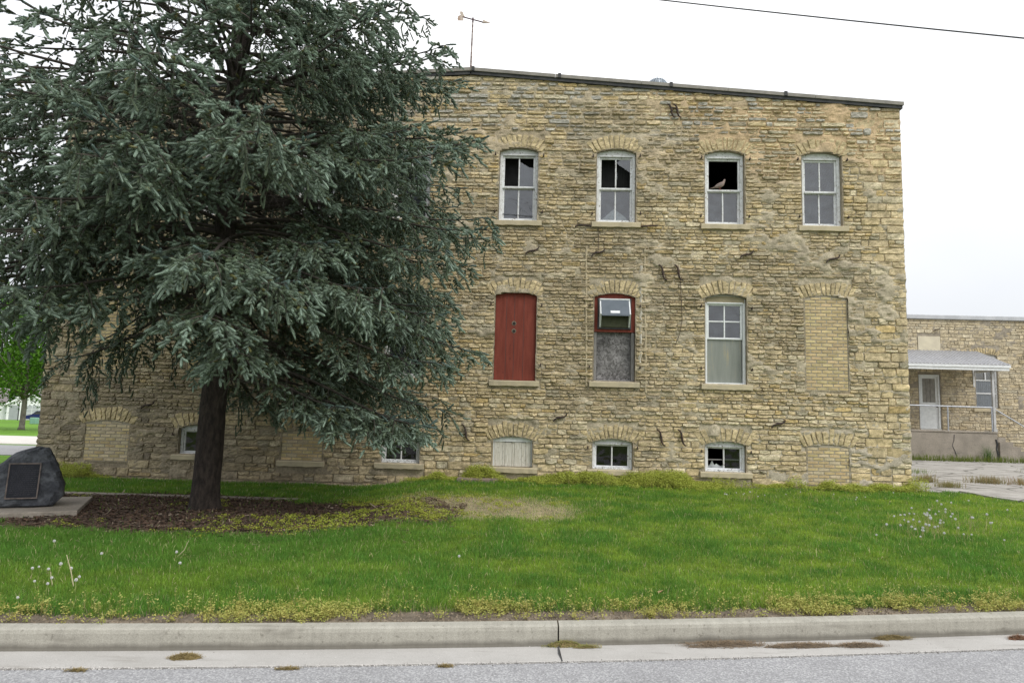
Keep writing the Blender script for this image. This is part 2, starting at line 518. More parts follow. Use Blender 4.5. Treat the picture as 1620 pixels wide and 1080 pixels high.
ground = mesh_object('ground', np.stack([gx, gy, GZ.ravel()], 1), gf, M_GROUND, col=gc, smooth=True)
tag(ground, kind='structure')

# road, gutter and kerb follow the gently curving flow line
def sweep(name, prof, x0, x1, mat, step=.25):
    st = np.arange(x0, x1 + 1e-6, (x1 - x0) / max(1, round((x1 - x0) / step)))
    k = len(prof)
    V = np.array([[(x, float(flow_y(x)) + p[0], p[1]) for p in prof] for x in st]).reshape(-1, 3)
    f = []
    for i in range(len(st) - 1):
        for j in range(k):
            f.append((i * k + j, (i + 1) * k + j, (i + 1) * k + (j + 1) % k, i * k + (j + 1) % k))
    f.append(tuple(range(k))); f.append(tuple(range(len(st) * k - 1, (len(st) - 1) * k - 1, -1)))
    return V, f
JOINTS = [-60, -9.1, .41, 9.6, 60]
kv, kf, gv, gf2 = [], [], [], []
for a, b in zip(JOINTS[:-1], JOINTS[1:]):
    prof = [(0, -.25), (0, .0), (.006, .02), (.014, .115), (.022, .138), (.042, .150), (.128, .153), (.13, .14), (.13, -.25)]
    V, f = sweep('kerb', prof, a + .006, b - .006, M_KERB)
    o = sum(len(v) for v in kv); kv.append(V); kf += [tuple(i + o for i in q) for q in f]
    prof = [(-.372, -.2), (-.372, .022), (-.366, .026), (-.15, .012), (-.002, .004), (-.002, -.2)]
    V, f = sweep('gutter', prof, a + .005, b - .005, M_GUTTER)
    o = sum(len(v) for v in gv); gv.append(V); gf2 += [tuple(i + o for i in q) for q in f]
tag(mesh_object('kerb', np.concatenate(kv), kf, M_KERB), kind='structure')
tag(mesh_object('gutter', np.concatenate(gv), gf2, M_GUTTER), kind='structure')  # left side darker green: lush growth plus tree shade put into the colour
V, f = sweep('road', [(-9, -.2), (-9, .06), (-4.2, .12), (-.39, .018), (-.385, .012), (-.385, -.2)], -60, 60, M_ROAD)
tag(mesh_object('road', V, f, M_ROAD), kind='structure')

def sheet(name, poly, lift, mat, step=.3, thick=.05):
    """a paved sheet laid 'lift' over the terrain, cut to a polygon by rows"""
    poly = np.array(poly); y0, y1 = poly[:, 1].min(), poly[:, 1].max()
    rows = np.linspace(y0 + 1e-3, y1 - 1e-3, max(3, int((y1 - y0) / step)))
    V = []; k = 24
    for y in rows:
        xsx = []
        for i in range(len(poly)):
            a, b = poly[i], poly[(i + 1) % len(poly)]
            if (a[1] - y) * (b[1] - y) <= 0 and a[1] != b[1]:
                xsx.append(a[0] + (b[0] - a[0]) * (y - a[1]) / (b[1] - a[1]))
        xa, xb = min(xsx), max(xsx)
        for x in np.linspace(xa, xb, k): V.append((x, y, float(ground_z(x, y)) + lift))
    n = len(rows); b0 = len(V)
    V += [(x, y, z - thick - lift) for x, y, z in V]
    f = [(i * k + j, i * k + j + 1, (i + 1) * k + j + 1, (i + 1) * k + j) for i in range(n - 1) for j in range(k - 1)]
    ring = [j for j in range(k)] + [i * k + k - 1 for i in range(1, n)] + [(n - 1) * k + j for j in range(k - 2, -1, -1)] + [i * k for i in range(n - 2, 0, -1)]
    f += [(ring[i], ring[i] + b0, ring[(i + 1) % len(ring)] + b0, ring[(i + 1) % len(ring)]) for i in range(len(ring))]
    return tag(mesh_object(name, V, f, mat, smooth=False), kind='structure')
sheet('paved_yard', [(7.85, 13.1), (8.3, 13.15), (8.55, 13.35), (9.4, 13.0), (13, 12.6), (40, 12), (40, 27.5), (7.9, 27.5)], .012, M_YARD)
sheet('yard_slab', [(8.62, 13.25), (8.75, 12.35), (9.0, 11.95), (11, 11.4), (16, 10.9), (16, 12.35), (13, 12.55), (9.4, 12.95)], .035, M_YARD)
sheet('walkway', [(-14, 11.2), (-3.5, 11.2), (-3.35, 11.45), (-14, 11.5)], .02, M_PORCH)
sheet('side_street', [(-70, 19.3), (-9.75, 18.6), (-9.75, 23.6), (-70, 24.4)], .02, M_ROAD, 1.0)
sheet('concrete_drive', [(-70, 24.45), (-9.75, 23.65), (-9.75, 30.5), (-70, 31.5)], .03, mat_concrete('bright_concrete', (.60, .57, .52), (.52, .49, .45), (.42, .39, .35)), 1.0)

# ------------------------------------------------------------------ rubble stone walls
rng = np.random.default_rng(11)

def stone_tint(u, z, upper_grey=True, style='main'):
    n = len(u)
    t = rng.random(n)
    buff = np.array([.56, .458, .284]); cream = np.array([.635, .55, .375]); grey = np.array([.47, .42, .30]); ochre = np.array([.54, .41, .20]); tan = np.array([.54, .435, .252])
    c = np.where((t < .45)[:, None], buff, np.where((t < .62)[:, None], cream, np.where((t < .88)[:, None], tan, np.where((t < .955)[:, None], grey, ochre))))
    if style == 'main':
        top = sstep(6.9, 7.7, z) * (rng.random(n) < .30)
        c = c * (1 - top[:, None]) + np.array([.46, .44, .38]) * top[:, None]
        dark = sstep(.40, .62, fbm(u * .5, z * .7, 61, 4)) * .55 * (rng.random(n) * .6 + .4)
        dark = dark + (.30 + .25 * rng.random(n)) * sstep(-1.0, -3.4, u)  # left end darker: damp grime, with the spruce's shade put into the tint
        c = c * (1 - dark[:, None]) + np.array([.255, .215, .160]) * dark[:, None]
    if style == 'annex': c = c * .45 + np.array([.50, .44, .33]) * .55
    return c * (.84 + .28 * rng.random(n))[:, None]

def stone_patches(Q, prot, tint, rough=.011, inset=.009, nz=6):
    """Q (n,4,2) corner quads in (u,z): bottom-left, bottom-right, top-right, top-left -> rock-faced stones"""
    V = []; Fq = []; C = []; off = 0
    wid = np.linalg.norm(Q[:, 1] - Q[:, 0], axis=1); hei = np.linalg.norm(Q[:, 3] - Q[:, 0], axis=1)
    nus = np.clip(np.round(wid / .045).astype(int) + 3, 5, 17)
    nzs = np.where(hei > .2, nz + 3, nz)
    for nu in np.unique(nus):
      for nzz in np.unique(nzs):
        m = np.where((nus == nu) & (nzs == nzz))[0]
        if not len(m): continue
        q = Q[m]
        def grid(size, k):
            e = np.minimum(inset / size, .28)[:, None]
            return np.concatenate([np.zeros((len(m), 1)), e + (1 - 2 * e) * np.linspace(0, 1, k - 2)[None], np.ones((len(m), 1))], 1)
        s = grid(wid[m], nu)[:, None, :, None]; t = grid(hei[m], nzz)[:, :, None, None]
        P = (q[:, None, None, 0] * (1 - s) + q[:, None, None, 1] * s) * (1 - t) + (q[:, None, None, 3] * (1 - s) + q[:, None, None, 2] * s) * t
        u, z = P[..., 0], P[..., 1]
        ed = np.zeros((1, nzz, nu)); ed[:, 1:-1, 1:-1] = 1
        d = prot[m][:, None, None] + rough * 2.0 * (fbm(u * 8 + m[:, None, None] * 3.1, z * 30, 3, 3) - .5) + rough * 1.3 * (rng.random(u.shape) - .5)
        corner = np.ones((1, nzz, nu))
        for a in (1, -2):
            for b in (1, -2): corner[:, a, b] = .55
        d = d * corner
        d = np.where(ed > 0, d, -.03)
        u = u + rough * 1.9 * (fbm(u * 13, z * 13, 7, 2) - .5); z = z + rough * 1.1 * (fbm(u * 11, z * 17, 9, 2) - .5)
        v = np.stack([u, -d, z], -1).reshape(-1, 3)
        ii = np.arange(len(m) * nzz * nu).reshape(len(m), nzz, nu)
        f = np.stack([ii[:, :-1, :-1], ii[:, :-1, 1:], ii[:, 1:, 1:], ii[:, 1:, :-1]], -1).reshape(-1, 4)
        V.append(v); Fq.append(f + off); off += len(v)
        cc = tint[m][:, None, None, :] * (.70 + .60 * fbm(u * 14 + m[:, None, None], z * 38, 5, 3))[..., None]
        C.append(cc.reshape(-1, 3))
    return np.concatenate(V), np.concatenate(Fq), np.concatenate(C)

def arc_poly(uc, w, zs, rise, n=10, grow=0.0):
    """points along a segmental arch, left to right"""
    Rr = (w * w / 4 + rise * rise) / (2 * rise); zc = zs + rise - Rr
    a = math.asin(min(.999, (w / 2) / Rr))
    return [(uc + (Rr + grow) * math.sin(-a + 2 * a * i / n), zc + (Rr + grow) * math.cos(-a + 2 * a * i / n)) for i in range(n + 1)]

class Opening:
    def __init__(s, uc, w, zb, zt, rise=.08, arch=.30, infill=False):
        s.uc, s.w, s.zb, s.zt, s.rise, s.arch, s.infill = uc, w, zb, zt, rise, arch, infill
        s.zs = zt - rise; s.u0 = uc - w / 2; s.u1 = uc + w / 2
    def outline(s):
        return [(s.u0, s.zb), (s.u1, s.zb)] + arc_poly(s.uc, s.w, s.zs, s.rise)[::-1]
    def contains(s, u, z, g=0.0):
        Rr = (s.w ** 2 / 4 + s.rise ** 2) / (2 * s.rise); zc = s.zt - Rr
        return (np.abs(u - s.uc) < s.w / 2 + g) & (z > s.zb - g) & ((z < s.zs) | ((u - s.uc) ** 2 + (z - zc) ** 2 < (Rr + g) ** 2))

def rubble_wall(name, u0, u1, z0, ztop, openings, blocks, course_h, parent, mat=None, style='main', cell=.036, mortar=None, patchy=1.0, quoin=True):
    """coursed rubble with real stones standing in a smeared mortar bed, voussoirs over each opening"""
    Q = []
    zmax = max(ztop(u) for u in np.linspace(u0, u1, 60))
    bl = list(blocks)
    for o in openings:
        bl.append((o.u0 - .012, o.u1 + .012, o.zb - .005, o.zs + .01))
        if o.arch: bl.append((o.u0 - .10, o.u1 + .10, o.zs - .02, o.zt + o.arch))
    def intervals(za, zb):
        cuts = [(a, b) for a, b, c, d in bl if min(d, zb) - max(c, za) > .012]
        cuts.sort(); out = []; p = u0
        for a, b in cuts:
            if a > p: out.append((p, min(a, u1)))
            p = max(p, b)
        if p < u1: out.append((p, u1))
        return out
    def fill(a, b, za, zb):
        h = zb - za; u = a
        while u < b - .03:
            L = h * rng.choice([rng.uniform(1.2, 2.6), rng.uniform(2.2, 5.0)]) if h < .13 else h * rng.uniform(.9, 3.0)
            L = max(L, .10)
            if b - (u + L) < .12: L = b - u
            if L > .75: L = .75
            e = min(u + L, b); g = rng.uniform(.001, .007) + (.006 if za > 6.6 and style == 'main' else 0)
            zt_ = min(zb, ztop((u + e) / 2) - .01)
            if zt_ - za > .03:
                if h > .12 and rng.random() < .22:
                    k = za + h * rng.uniform(.4, .6)
                    Q.append([(u + g, za + g), (e - g, za + g), (e - g, k - g * .7), (u + g, k - g * .7)])
                    mid = u + (e - u) * rng.uniform(.35, .65)
                    Q.append([(u + g, k + g * .7), (mid - g, k + g * .7), (mid - g, zt_ - g), (u + g, zt_ - g)])
                    Q.append([(mid + g, k + g * .7), (e - g, k + g * .7), (e - g, zt_ - g), (mid + g, zt_ - g)])
                else:
                    j = lambda: rng.uniform(-.008, .008)
                    Q.append([(u + g + j(), za + g + j() * .5), (e - g + j(), za + g + j() * .5), (e - g + j(), zt_ - g + j() * .5), (u + g + j(), zt_ - g + j() * .5)])
            u = e
    z = z0; rowi = 0
    while z < zmax:
        hA = course_h(z); hB = course_h(z + hA)
        ubr = (u1 - rng.uniform(.45, 1.05)) if quoin else u1 + 1
        ubl = (u0 + rng.uniform(.3, .8)) if quoin else u0 - 1
        for (za, zb) in ((z, z + hA), (z + hA, z + hA + hB)):
            for a, b in intervals(za, zb):
                a2 = max(a, ubl) if quoin else a; b2 = min(b, ubr) if quoin else b
                if b2 > a2: fill(a2, b2, za, zb)
        if quoin:
            tall = [(z, z + hA + hB)] if hA + hB < .3 else [(z, z + hA), (z + hA, z + hA + hB)]
            for za, zb in tall:
                fill(u0, ubl, za, zb); fill(ubr, u1, za, zb)
        z += hA + hB
    Q = np.array(Q)
    amp = .018
    Q[..., 1] += amp * (fbm(Q[..., 0] * .8, Q[..., 1] * .6, 21, 3) - .5) * (Q[..., 1] > z0 + .2)
    prot = rng.uniform(.012, .038, len(Q)) * (1 if style == 'main' else .6) + (rng.random(len(Q)) < .06) * .02
    cu, cz = Q[..., 0].mean(1), Q[..., 1].mean(1)
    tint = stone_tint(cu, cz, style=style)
    # voussoirs
    Av = []
    for o in openings:
        if not o.arch: continue
        Rr = (o.w ** 2 / 4 + o.rise ** 2) / (2 * o.rise); zc = o.zt - Rr
        a = math.asin(min(.95, (o.w / 2 + .06) / (Rr)))
        k = int(rng.integers(10, 13)); cuts = np.linspace(-a, a, k + 1); cuts[1:-1] += rng.uniform(-.18, .18, k - 1) * (2 * a / k)
        for i in range(k):
            r0 = Rr + .004; r1 = Rr + o.arch * rng.uniform(.82, 1.03); g = .0025 / Rr
            a0, a1 = cuts[i] + g, cuts[i + 1] - g
            Av.append([(o.uc + r0 * math.sin(a0), zc + r0 * math.cos(a0)), (o.uc + r0 * math.sin(a1), zc + r0 * math.cos(a1)),
                       (o.uc + r1 * math.sin(a1 * 1.12), zc + r1 * math.cos(a1 * 1.12)), (o.uc + r1 * math.sin(a0 * 1.12), zc + r1 * math.cos(a0 * 1.12))])
    if Av:
        Av = np.array(Av); Q = np.concatenate([Q, Av])
        prot = np.concatenate([prot, rng.uniform(.016, .024, len(Av))])
        tint = np.concatenate([tint, np.array([[.54, .44, .262]]) * rng.uniform(.84, 1.08, (len(Av), 1))])
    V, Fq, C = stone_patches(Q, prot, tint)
    # mortar bed
    us = np.linspace(u0, u1, int((u1 - u0) / cell) + 1); zs = np.linspace(z0, zmax, int((zmax - z0) / cell) + 1)
    MU, MZ = np.meshgrid(us, zs)
    zt = np.array([ztop(u) for u in us])[None]
    keep = (MZ[:-1] < zt[:, :])[:, :-1] & (MZ[:-1] < zt)[:, 1:]
    cuu = (MU[:-1, :-1] + MU[1:, 1:]) / 2; czz = (MZ[:-1, :-1] + MZ[1:, 1:]) / 2
    for o in openings: keep &= ~o.contains(cuu, czz, -.0)
    MZ = np.minimum(MZ, zt)
    big = sstep(.50, .66, fbm(MU * .75, MZ * 1.1, 77, 4))
    small = sstep(.5, .75, fbm(MU * 3.5, MZ * 6, 78, 3))
    d = -.004 + patchy * (.024 * big * (.5 + small * .7) + .026 * small) + (.005 * sstep(6.4, 6.9, MZ) if style == 'main' else 0) + .012 * (fbm(MU * 14, MZ * 18, 79, 2) - .5)
    mv = np.stack([MU, -d, MZ], -1).reshape(-1, 3)
    k = len(us); ii = np.arange(len(mv)).reshape(len(zs), k)
    mf = np.stack([ii[:-1, :-1], ii[:-1, 1:], ii[1:, 1:], ii[1:, :-1]], -1)[keep]
    base = np.array(mortar if mortar is not None else (.43, .375, .27))
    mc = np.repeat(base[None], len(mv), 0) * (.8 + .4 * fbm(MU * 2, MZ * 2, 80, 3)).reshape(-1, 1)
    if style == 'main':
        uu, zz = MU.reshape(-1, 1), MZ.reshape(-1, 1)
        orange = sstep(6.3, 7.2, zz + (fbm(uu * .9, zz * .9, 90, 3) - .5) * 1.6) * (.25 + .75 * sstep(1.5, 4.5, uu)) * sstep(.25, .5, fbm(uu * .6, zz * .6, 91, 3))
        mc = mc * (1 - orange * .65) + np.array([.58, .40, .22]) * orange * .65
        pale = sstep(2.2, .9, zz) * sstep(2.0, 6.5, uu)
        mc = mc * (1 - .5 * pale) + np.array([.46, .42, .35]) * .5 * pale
        dk = sstep(-1.0, -3.4, uu) * .5  # mortar likewise: grime and tree shade both in the colour here
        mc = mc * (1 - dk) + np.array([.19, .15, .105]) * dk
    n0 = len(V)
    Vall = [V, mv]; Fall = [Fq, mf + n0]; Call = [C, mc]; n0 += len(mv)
    # reveals: a lip round each opening, then back into the wall
    for o in openings:
        out = o.outline(); n = len(out)
        ctr = np.array([o.uc, (o.zb + o.zt) / 2])
        ring = np.array(out); dirv = ring - ctr; dirv = np.sign(dirv) * np.minimum(np.abs(dirv), .035)
        big_ = ring + dirv
        dep = .03 if o.infill else .30
        rv = np.concatenate([np.stack([big_[:, 0], np.full(n, -.0), big_[:, 1]], 1), np.stack([ring[:, 0], np.full(n, -.012), ring[:, 1]], 1), np.stack([ring[:, 0], np.full(n, dep), ring[:, 1]], 1)])
        f = []
        for i in range(n):
            j = (i + 1) % n
            f += [(i, j, n + j, n + i), (n + i, n + j, 2 * n + j, 2 * n + i)]
        Vall.append(rv); Fall.append(np.array(f) + n0); n0 += len(rv)
        Call.append(np.repeat(np.array([[.34, .29, .21]]), len(rv), 0))
    return mesh_object(name, np.concatenate(Vall), Fall, mat or M_STONE, parent, col=np.concatenate(Call))

# ------------------------------------------------------------------ the stone mill building (u along the front, -y outward, z up)
UL, UR, UP, ZP = -9.5, 7.79, -1.02, 8.76
def roof_z(u): return ZP + (u - UP) * (-.0718 if u > UP else .0640)
mill = thing('stone_building', 'old two storey buff limestone building with raised basement and low gable roof', 'building', (0, 13.6, 0), -YAW)

UPZ, UPT = 5.63, 7.18
C1, C2, C3, C4 = .05, 2.045, 4.24, 6.19
L1, L2, L3, L4 = -2.17, -4.12, -6.15, -8.1
UPPER = {k: Opening(c, .80, UPZ, UPT) for k, c in zip('abcdefgh', (C1, C2, C3, C4, L1, L2, L3, L4))}
MID = {'a': Opening(C1 + .015, .84, 2.375, 4.16, .07), 'b': Opening(C2, .82, 2.40, 4.18, .08), 'c': Opening(C3 + .01, .82, 2.405, 4.21, .08),
       'd': Opening(C4 + .025, .84, 2.33, 4.22, .06, .30, True), 'e': Opening(L1, .82, 2.39, 4.17, .08), 'f': Opening(L2, .82, 2.38, 4.17, .08, .3, True),
       'g': Opening(L3, .82, 2.38, 4.17, .08, .3, True), 'h': Opening(L4, .82, 2.38, 4.17, .08, .3, True)}
LOW = {'a': Opening(C1 + .015, .79, .675, 1.28, .07), 'b': Opening(C2 - .015, .79, .685, 1.285, .07), 'c': Opening(C3 - .015, .80, .70, 1.295, .07),
       'd': Opening(C4 + .015, .82, .50, 1.285, .05, .30, True), 'e': Opening(L1 + .015, .78, .69, 1.24, .06), 'f': Opening(L2, .84, .68, 1.285, .05, .3, True),
       'g': Opening(L3 - .07, .80, .74, 1.33, .07), 'h': Opening(L4 + .02, .92, .56, 1.37, .06, .3, True)}
OPEN = list(UPPER.values()) + list(MID.values()) + list(LOW.values())
SILLS = []
def sill_block(o, ext=.10, h=.115): return (o.u0 - ext, o.u1 + ext, o.zb - h, o.zb)
sill_ops = list(UPPER.values()) + [MID[k] for k in 'abce'] + [LOW[k] for k in 'abcefg']
def course(z):
    if z < .62: return rng.uniform(.12, .19)
    if z < 1.5: return rng.uniform(.072, .125)
    if z < 5.0: return rng.uniform(.052, .094)
    if z < 7.2: return rng.uniform(.056, .098)
    return rng.uniform(.07, .12)
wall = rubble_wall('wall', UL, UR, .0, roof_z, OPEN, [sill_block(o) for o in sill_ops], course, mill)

# body of the building behind the front
M_SIDE = mat_two('side_wall_limestone', (.46, .37, .23), (.33, .28, .20), 7, .35, .65, .95, .9, 9, .03, stretch=(1, 1, 3.2))
DEEP = 13.0
b = MB()
b.prism([(UL, .0), (UL + .45, .0), (UL + .45, roof_z(UL + .45) - .02), (UL, roof_z(UL) - .02)], .012, DEEP)
b.prism([(UR - .45, .0), (UR - .012, .0), (UR - .012, roof_z(UR) - .02), (UR - .45, roof_z(UR - .45) - .02)], .03, DEEP)
b.prism([(UL + .45, .0), (UR - .45, .0), (UR - .45, roof_z(UR - .45) - .02), (UP, ZP - .02), (UL + .45, roof_z(UL + .45) - .02)], DEEP - .45, DEEP)
b.build('side_wall', M_SIDE, mill)
b = MB()
b.box(UL + .46, UR - .46, .32, DEEP - .46, 1.62, 1.85); b.box(UL + .46, UR - .46, .32, DEEP - .46, 4.75, 4.98)
b.box(UL + .46, UR - .46, 6.0, 6.2, .3, 7.9)
b.build('interior_floor', M_INSIDE, mill)
b = MB()
for s0, s1 in ((UL - .05, UP), (UP, UR + .05)):
    b.prism([(s0, roof_z(s0) - .0), (s1, roof_z(s1) - .0), (s1, roof_z(s1) + .06), (s0, roof_z(s0) + .06)], .35, DEEP + .1)
b.build('roof', M_DARK, mill)
b = MB()
for s0, s1 in ((UL - .06, UP), (UP, UR + .05)):
    k = max(2, int(abs(s1 - s0) / 1.7))
    for i in range(k):
        a, c = s0 + (s1 - s0) * i / k + .003, s0 + (s1 - s0) * (i + 1) / k - .003
        b.prism([(a, roof_z(a) + .035), (c, roof_z(c) + .035), (c, roof_z(c) + .105), (a, roof_z(a) + .105)], -.085, .36)
coping = b.build('coping', M_CONC, mill)
b = MB()
b.prism([(UP + .02, ZP - .035), (UR + .03, roof_z(UR + .03) - .03), (UR + .03, roof_z(UR + .03) + .034), (UP + .02, ZP + .033)], -.06, .30)
b.prism([(UL - .03, roof_z(UL - .03) - .03), (UP, ZP - .035), (UP, ZP + .033), (UL - .03, roof_z(UL - .03) + .034)], -.06, .30)
b.build('drip_flashing', M_DARK, coping)
for us_ in (UP + .06, .84, 3.14, 5.47, -3.4, -5.8, -8):
    MB().prism([(us_ - .03, roof_z(us_ - .03) + .03), (us_ + .03, roof_z(us_ + .03) + .03), (us_ + .03, roof_z(us_ + .03) + .125), (us_ - .03, roof_z(us_ - .03) + .125)], -.098, .37).build('joint_strap', M_DARK, coping)

def stone_sill(o, parent, ext=.09, h=.105, name='sill', chip=True, dy=0):
    b = MB(); k = 12
    pts = np.linspace(o.u0 - ext, o.u1 + ext, k)
    V = []
    for i, u in enumerate(pts):
        w1, w2 = rng.uniform(-.006, .006, 2); w1 = w1 if chip else 0; w2 = w2 if chip else 0
        zt = o.zb - .003; zb_ = o.zb - h + w1; f = -.075 + w2
        V += [(u, f, zb_), (u, f - .002, zt - .012), (u, f + .012, zt), (u, .14, zt + .01), (u, .14, zb_)]
    F = [tuple((i * 5 + j, (i + 1) * 5 + j, (i + 1) * 5 + (j + 1) % 5, i * 5 + (j + 1) % 5)) for i in range(k - 1) for j in range(5)] + [tuple(range(4, -1, -1)), tuple(range((k - 1) * 5, k * 5))]
    return mesh_object(name, V, F, M_SILL, parent)

pin_mesh = None
def hinge_pins(o, parent, zs_):
    global pin_mesh
    for z in zs_:
        for s in (-1, 1):
            u = (o.u0 - .085) if s < 0 else (o.u1 + .085)
            if pin_mesh is None:
                b = MB(); b.tube([(0, .02, 0), (0, -.075, 0)], .017, 6); b.tube([(0, -.06, -.015), (0, -.062, .04)], .012, 5)
                p = b.build('hinge_pin', M_IRON, parent); pin_mesh = p.data
            else:
                p = bpy.data.objects.new('hinge_pin', pin_mesh); COL.objects.link(p); p.parent = parent
            p.location = (u + rng.uniform(-.015, .015), 0, z + rng.uniform(-.02, .02))

def wavy_bar(b, u0, u1, y0, y1, z0, z1): b.box(u0, u1, y0, y1, z0, z1, bev=.006)

def pane_object(parent, polys, mat=None, name='pane'):
    V = []; F = []
    for p, y in polys:
        F.append(tuple(range(len(V), len(V) + len(p))))
        V += [(q[0], y + (q[1] - p[0][1]) * .004, q[1]) for q in p]
    return mesh_object(name, V, F, mat or M_GLASS, parent)

def rect(a, b_, c, d): return [(a, c), (b_, c), (b_, d), (a, d)]

def frame_mesh(o, parent, name='window', head=.13, jw=.065, paint=None, y=.075, label=None):
    b = MB(); zs = o.zs
    wavy_bar(b, o.u0 + .004, o.u0 + jw, y, y + .13, o.zb + .02, zs + .005); wavy_bar(b, o.u1 - jw, o.u1 - .004, y, y + .13, o.zb + .02, zs + .005)
    arc = arc_poly(o.uc, o.w - .012, zs, o.rise - .006)
    b.prism([(o.u0 + .006, o.zt - head), (o.u1 - .006, o.zt - head)] + arc[::-1], y + .006, y + .12)
    wavy_bar(b, o.u0 + jw - .01, o.u1 - jw + .01, y - .012, y + .03, o.zt - head - .018, o.zt - head + .012)
    wavy_bar(b, o.u0 + .01, o.u1 - .01, y - .02, y + .14, o.zb + .0, o.zb + .035)
    w = b.build(name, paint or M_PAINT, parent)
    if label: w['label'] = label
    return w

def sash(parent, u0, u1, z0, z1, y, muntins=1, cross=False, st=.042, paint=None, bottom=None):
    b = MB(); bt = bottom or st
    wavy_bar(b, u0, u0 + st, y, y + .04, z0, z1); wavy_bar(b, u1 - st, u1, y, y + .04, z0, z1)
    wavy_bar(b, u0 + st - .002, u1 - st + .002, y + .003, y + .038, z0, z0 + bt); wavy_bar(b, u0 + st - .002, u1 - st + .002, y + .003, y + .038, z1 - st, z1)
    um = (u0 + u1) / 2
    if muntins: wavy_bar(b, um - .014, um + .014, y + .006, y + .034, z0 + bt - .002, z1 - st + .002)
    if cross: wavy_bar(b, u0 + st, u1 - st, y + .008, y + .032, (z0 + z1) / 2 - .014, (z0 + z1) / 2 + .014)
    return b.build('sash', paint or M_PAINT, parent)

M_SLAT = mat_two('dark_slats', (.010, .010, .011), (.018, .018, .019), 6)
def upper_window(key, state, label):
    o = UPPER[key]
    w = frame_mesh(o, mill, label=label)
    u0, u1 = o.u0 + .062, o.u1 - .062; zt = o.zt - .145; zb = o.zb + .036; zm = (zt + zb) / 2 + .02
    s1 = sash(w, u0, u1, zm - .02, zt, .105, muntins=0 if state == 'gone' else 1)
    s2 = sash(w, u0, u1, zb, zm + .012, .15, bottom=.06)
    um = o.uc; a, b_ = u0 + .042, u1 - .042; c, d = zm + .02, zt - .04; yT = .125; e, f = zb + .06, zm - .03; yB = .17
    L = rect(a, um - .013, c, d); Rr = rect(um + .013, b_, c, d); LL = rect(a, um - .013, e, f); LR = rect(um + .013, b_, e, f)
    if state in ('left_out', 'shards'):
        bb = MB()
        bb.box(o.u0 + .03, o.u1 - .03, .36, .37, zm - .15, zt + .05)
        for i in range(13): bb.box(o.u0 + .05 + i * .055, o.u0 + .075 + i * .055, .348, .36, zm - .15, zt + .04)
        bb.build('inner_slats', M_SLAT, w)
    if state == 'whole': pane_object(w, [(L, yT), (Rr, yT), (LL, yB), (LR, yB)])
    elif state == 'gone': pane_object(w, [(LL, yB), (LR, yB)])
    elif state == 'left_out':
        pane_object(w, [([(um + .013, c), (b_, c), (b_, d - .20), (b_ - .09, d - .19), (um + .14, d - .15), (um + .06, d - .10), (um + .013, d - .07)], yT), (LL, yB), (LR, yB)])
        bb = MB(); bb.tube([(u0 + .02, .14, e + .09), (u1 - .03, .145, e + .045)], .006, 5); bb.build('fallen_rod', M_DARK, w)
    elif state == 'shards':
        pane_object(w, [([(b_, d), (um + .10, d), (um + .013, d - .06), (um + .05, d - .10), (b_, d - .27)], yT), ([(um + .013, c + .17), (um + .032, c + .19), (um + .03, c + .33), (um + .013, c + .34)], yT), (LL, yB), (LR, yB)])
        pane_object(w, [([(a, e), (b_ - .02, e), (b_ - .10, e + .09), (um + .06, e + .19), (um - .03, e + .24), (a + .09, e + .07)], yB + .02)], M_SHARD, 'broken_glass')
    stone_sill(o, w); hinge_pins(o, w, (o.zs - .10, o.zb + .17))
    return w
upper_window('a', 'left_out', 'white sash window with its upper left pane missing and a fallen rod across')
upper_window('b', 'shards', 'white sash window with jagged broken upper panes and pale broken glass below')
upper_window('c', 'gone', 'white sash window whose whole upper sash is open and black')
upper_window('d', 'whole', 'white sash window with all four panes whole')
upper_window('e', 'left_out', 'white sash window half hidden by the spruce')
for k in 'fgh': upper_window(k, 'whole', None)

# red boarded opening
o = MID['a']
b = MB(); b.prism([(o.u0 + .006, o.zb + .01), (o.u1 - .006, o.zb + .01)] + arc_poly(o.uc, o.w - .012, o.zs, o.rise - .006)[::-1], .045, .09)
rb = b.build('boarded_window', M_RED, mill); rb['label'] = 'opening closed with red painted planks with two round holes'
b = MB()
for x in (-.19, -.03, .16): b.box(o.uc + x - .003, o.uc + x + .003, .0435, .05, o.zb + .02, o.zt - .06)
b.build('plank_joint', M_DARK, rb)
for zz in (3.53, 3.375):
    h = MB(); h.tube([(o.uc - .035, .05, zz), (o.uc - .035, .041, zz)], .045, 16); h.build('hole_rim', mat_two('pale_hole_rim', (.30, .26, .20), (.2, .17, .12), 20), rb)
    h = MB(); h.tube([(o.uc - .033, .05, zz - .004), (o.uc - .033, .0385, zz - .004)], .034, 16); h.build('round_hole', M_INSIDE, rb)
stone_sill(o, rb, .075); hinge_pins(o, rb, (o.zs - .2, o.zb + .3))

# opening with the red board, strand board and air conditioner
o = MID['b']; zmid = 3.40
b = MB(); b.prism([(o.u0 + .006, zmid), (o.u1 - .006, zmid)] + arc_poly(o.uc, o.w - .012, o.zs, o.rise - .006)[::-1], .05, .09)
ab = b.build('boarded_window', M_RED, mill); ab['label'] = 'opening with red board above and grey strand board below'
b = MB(); b.box(o.u0 + .07, o.u1 - .07, .14, .155, o.zb + .03, zmid + .02); b.build('strand_board', M_OSB, ab)
b = MB(); wavy_bar(b, o.u0 + .005, o.u0 + .06, .07, .16, o.zb + .02, zmid - .002); wavy_bar(b, o.u1 - .07, o.u1 - .006, .07, .16, o.zb + .02, zmid - .002); wavy_bar(b, o.u0 + .055, o.u1 - .065, .09, .16, o.zb + .01, o.zb + .04)
b.build('frame', M_GREYWOOD, ab)
b = MB(); u0, u1, z0, z1 = 1.705, 2.375, 3.455, 4.075
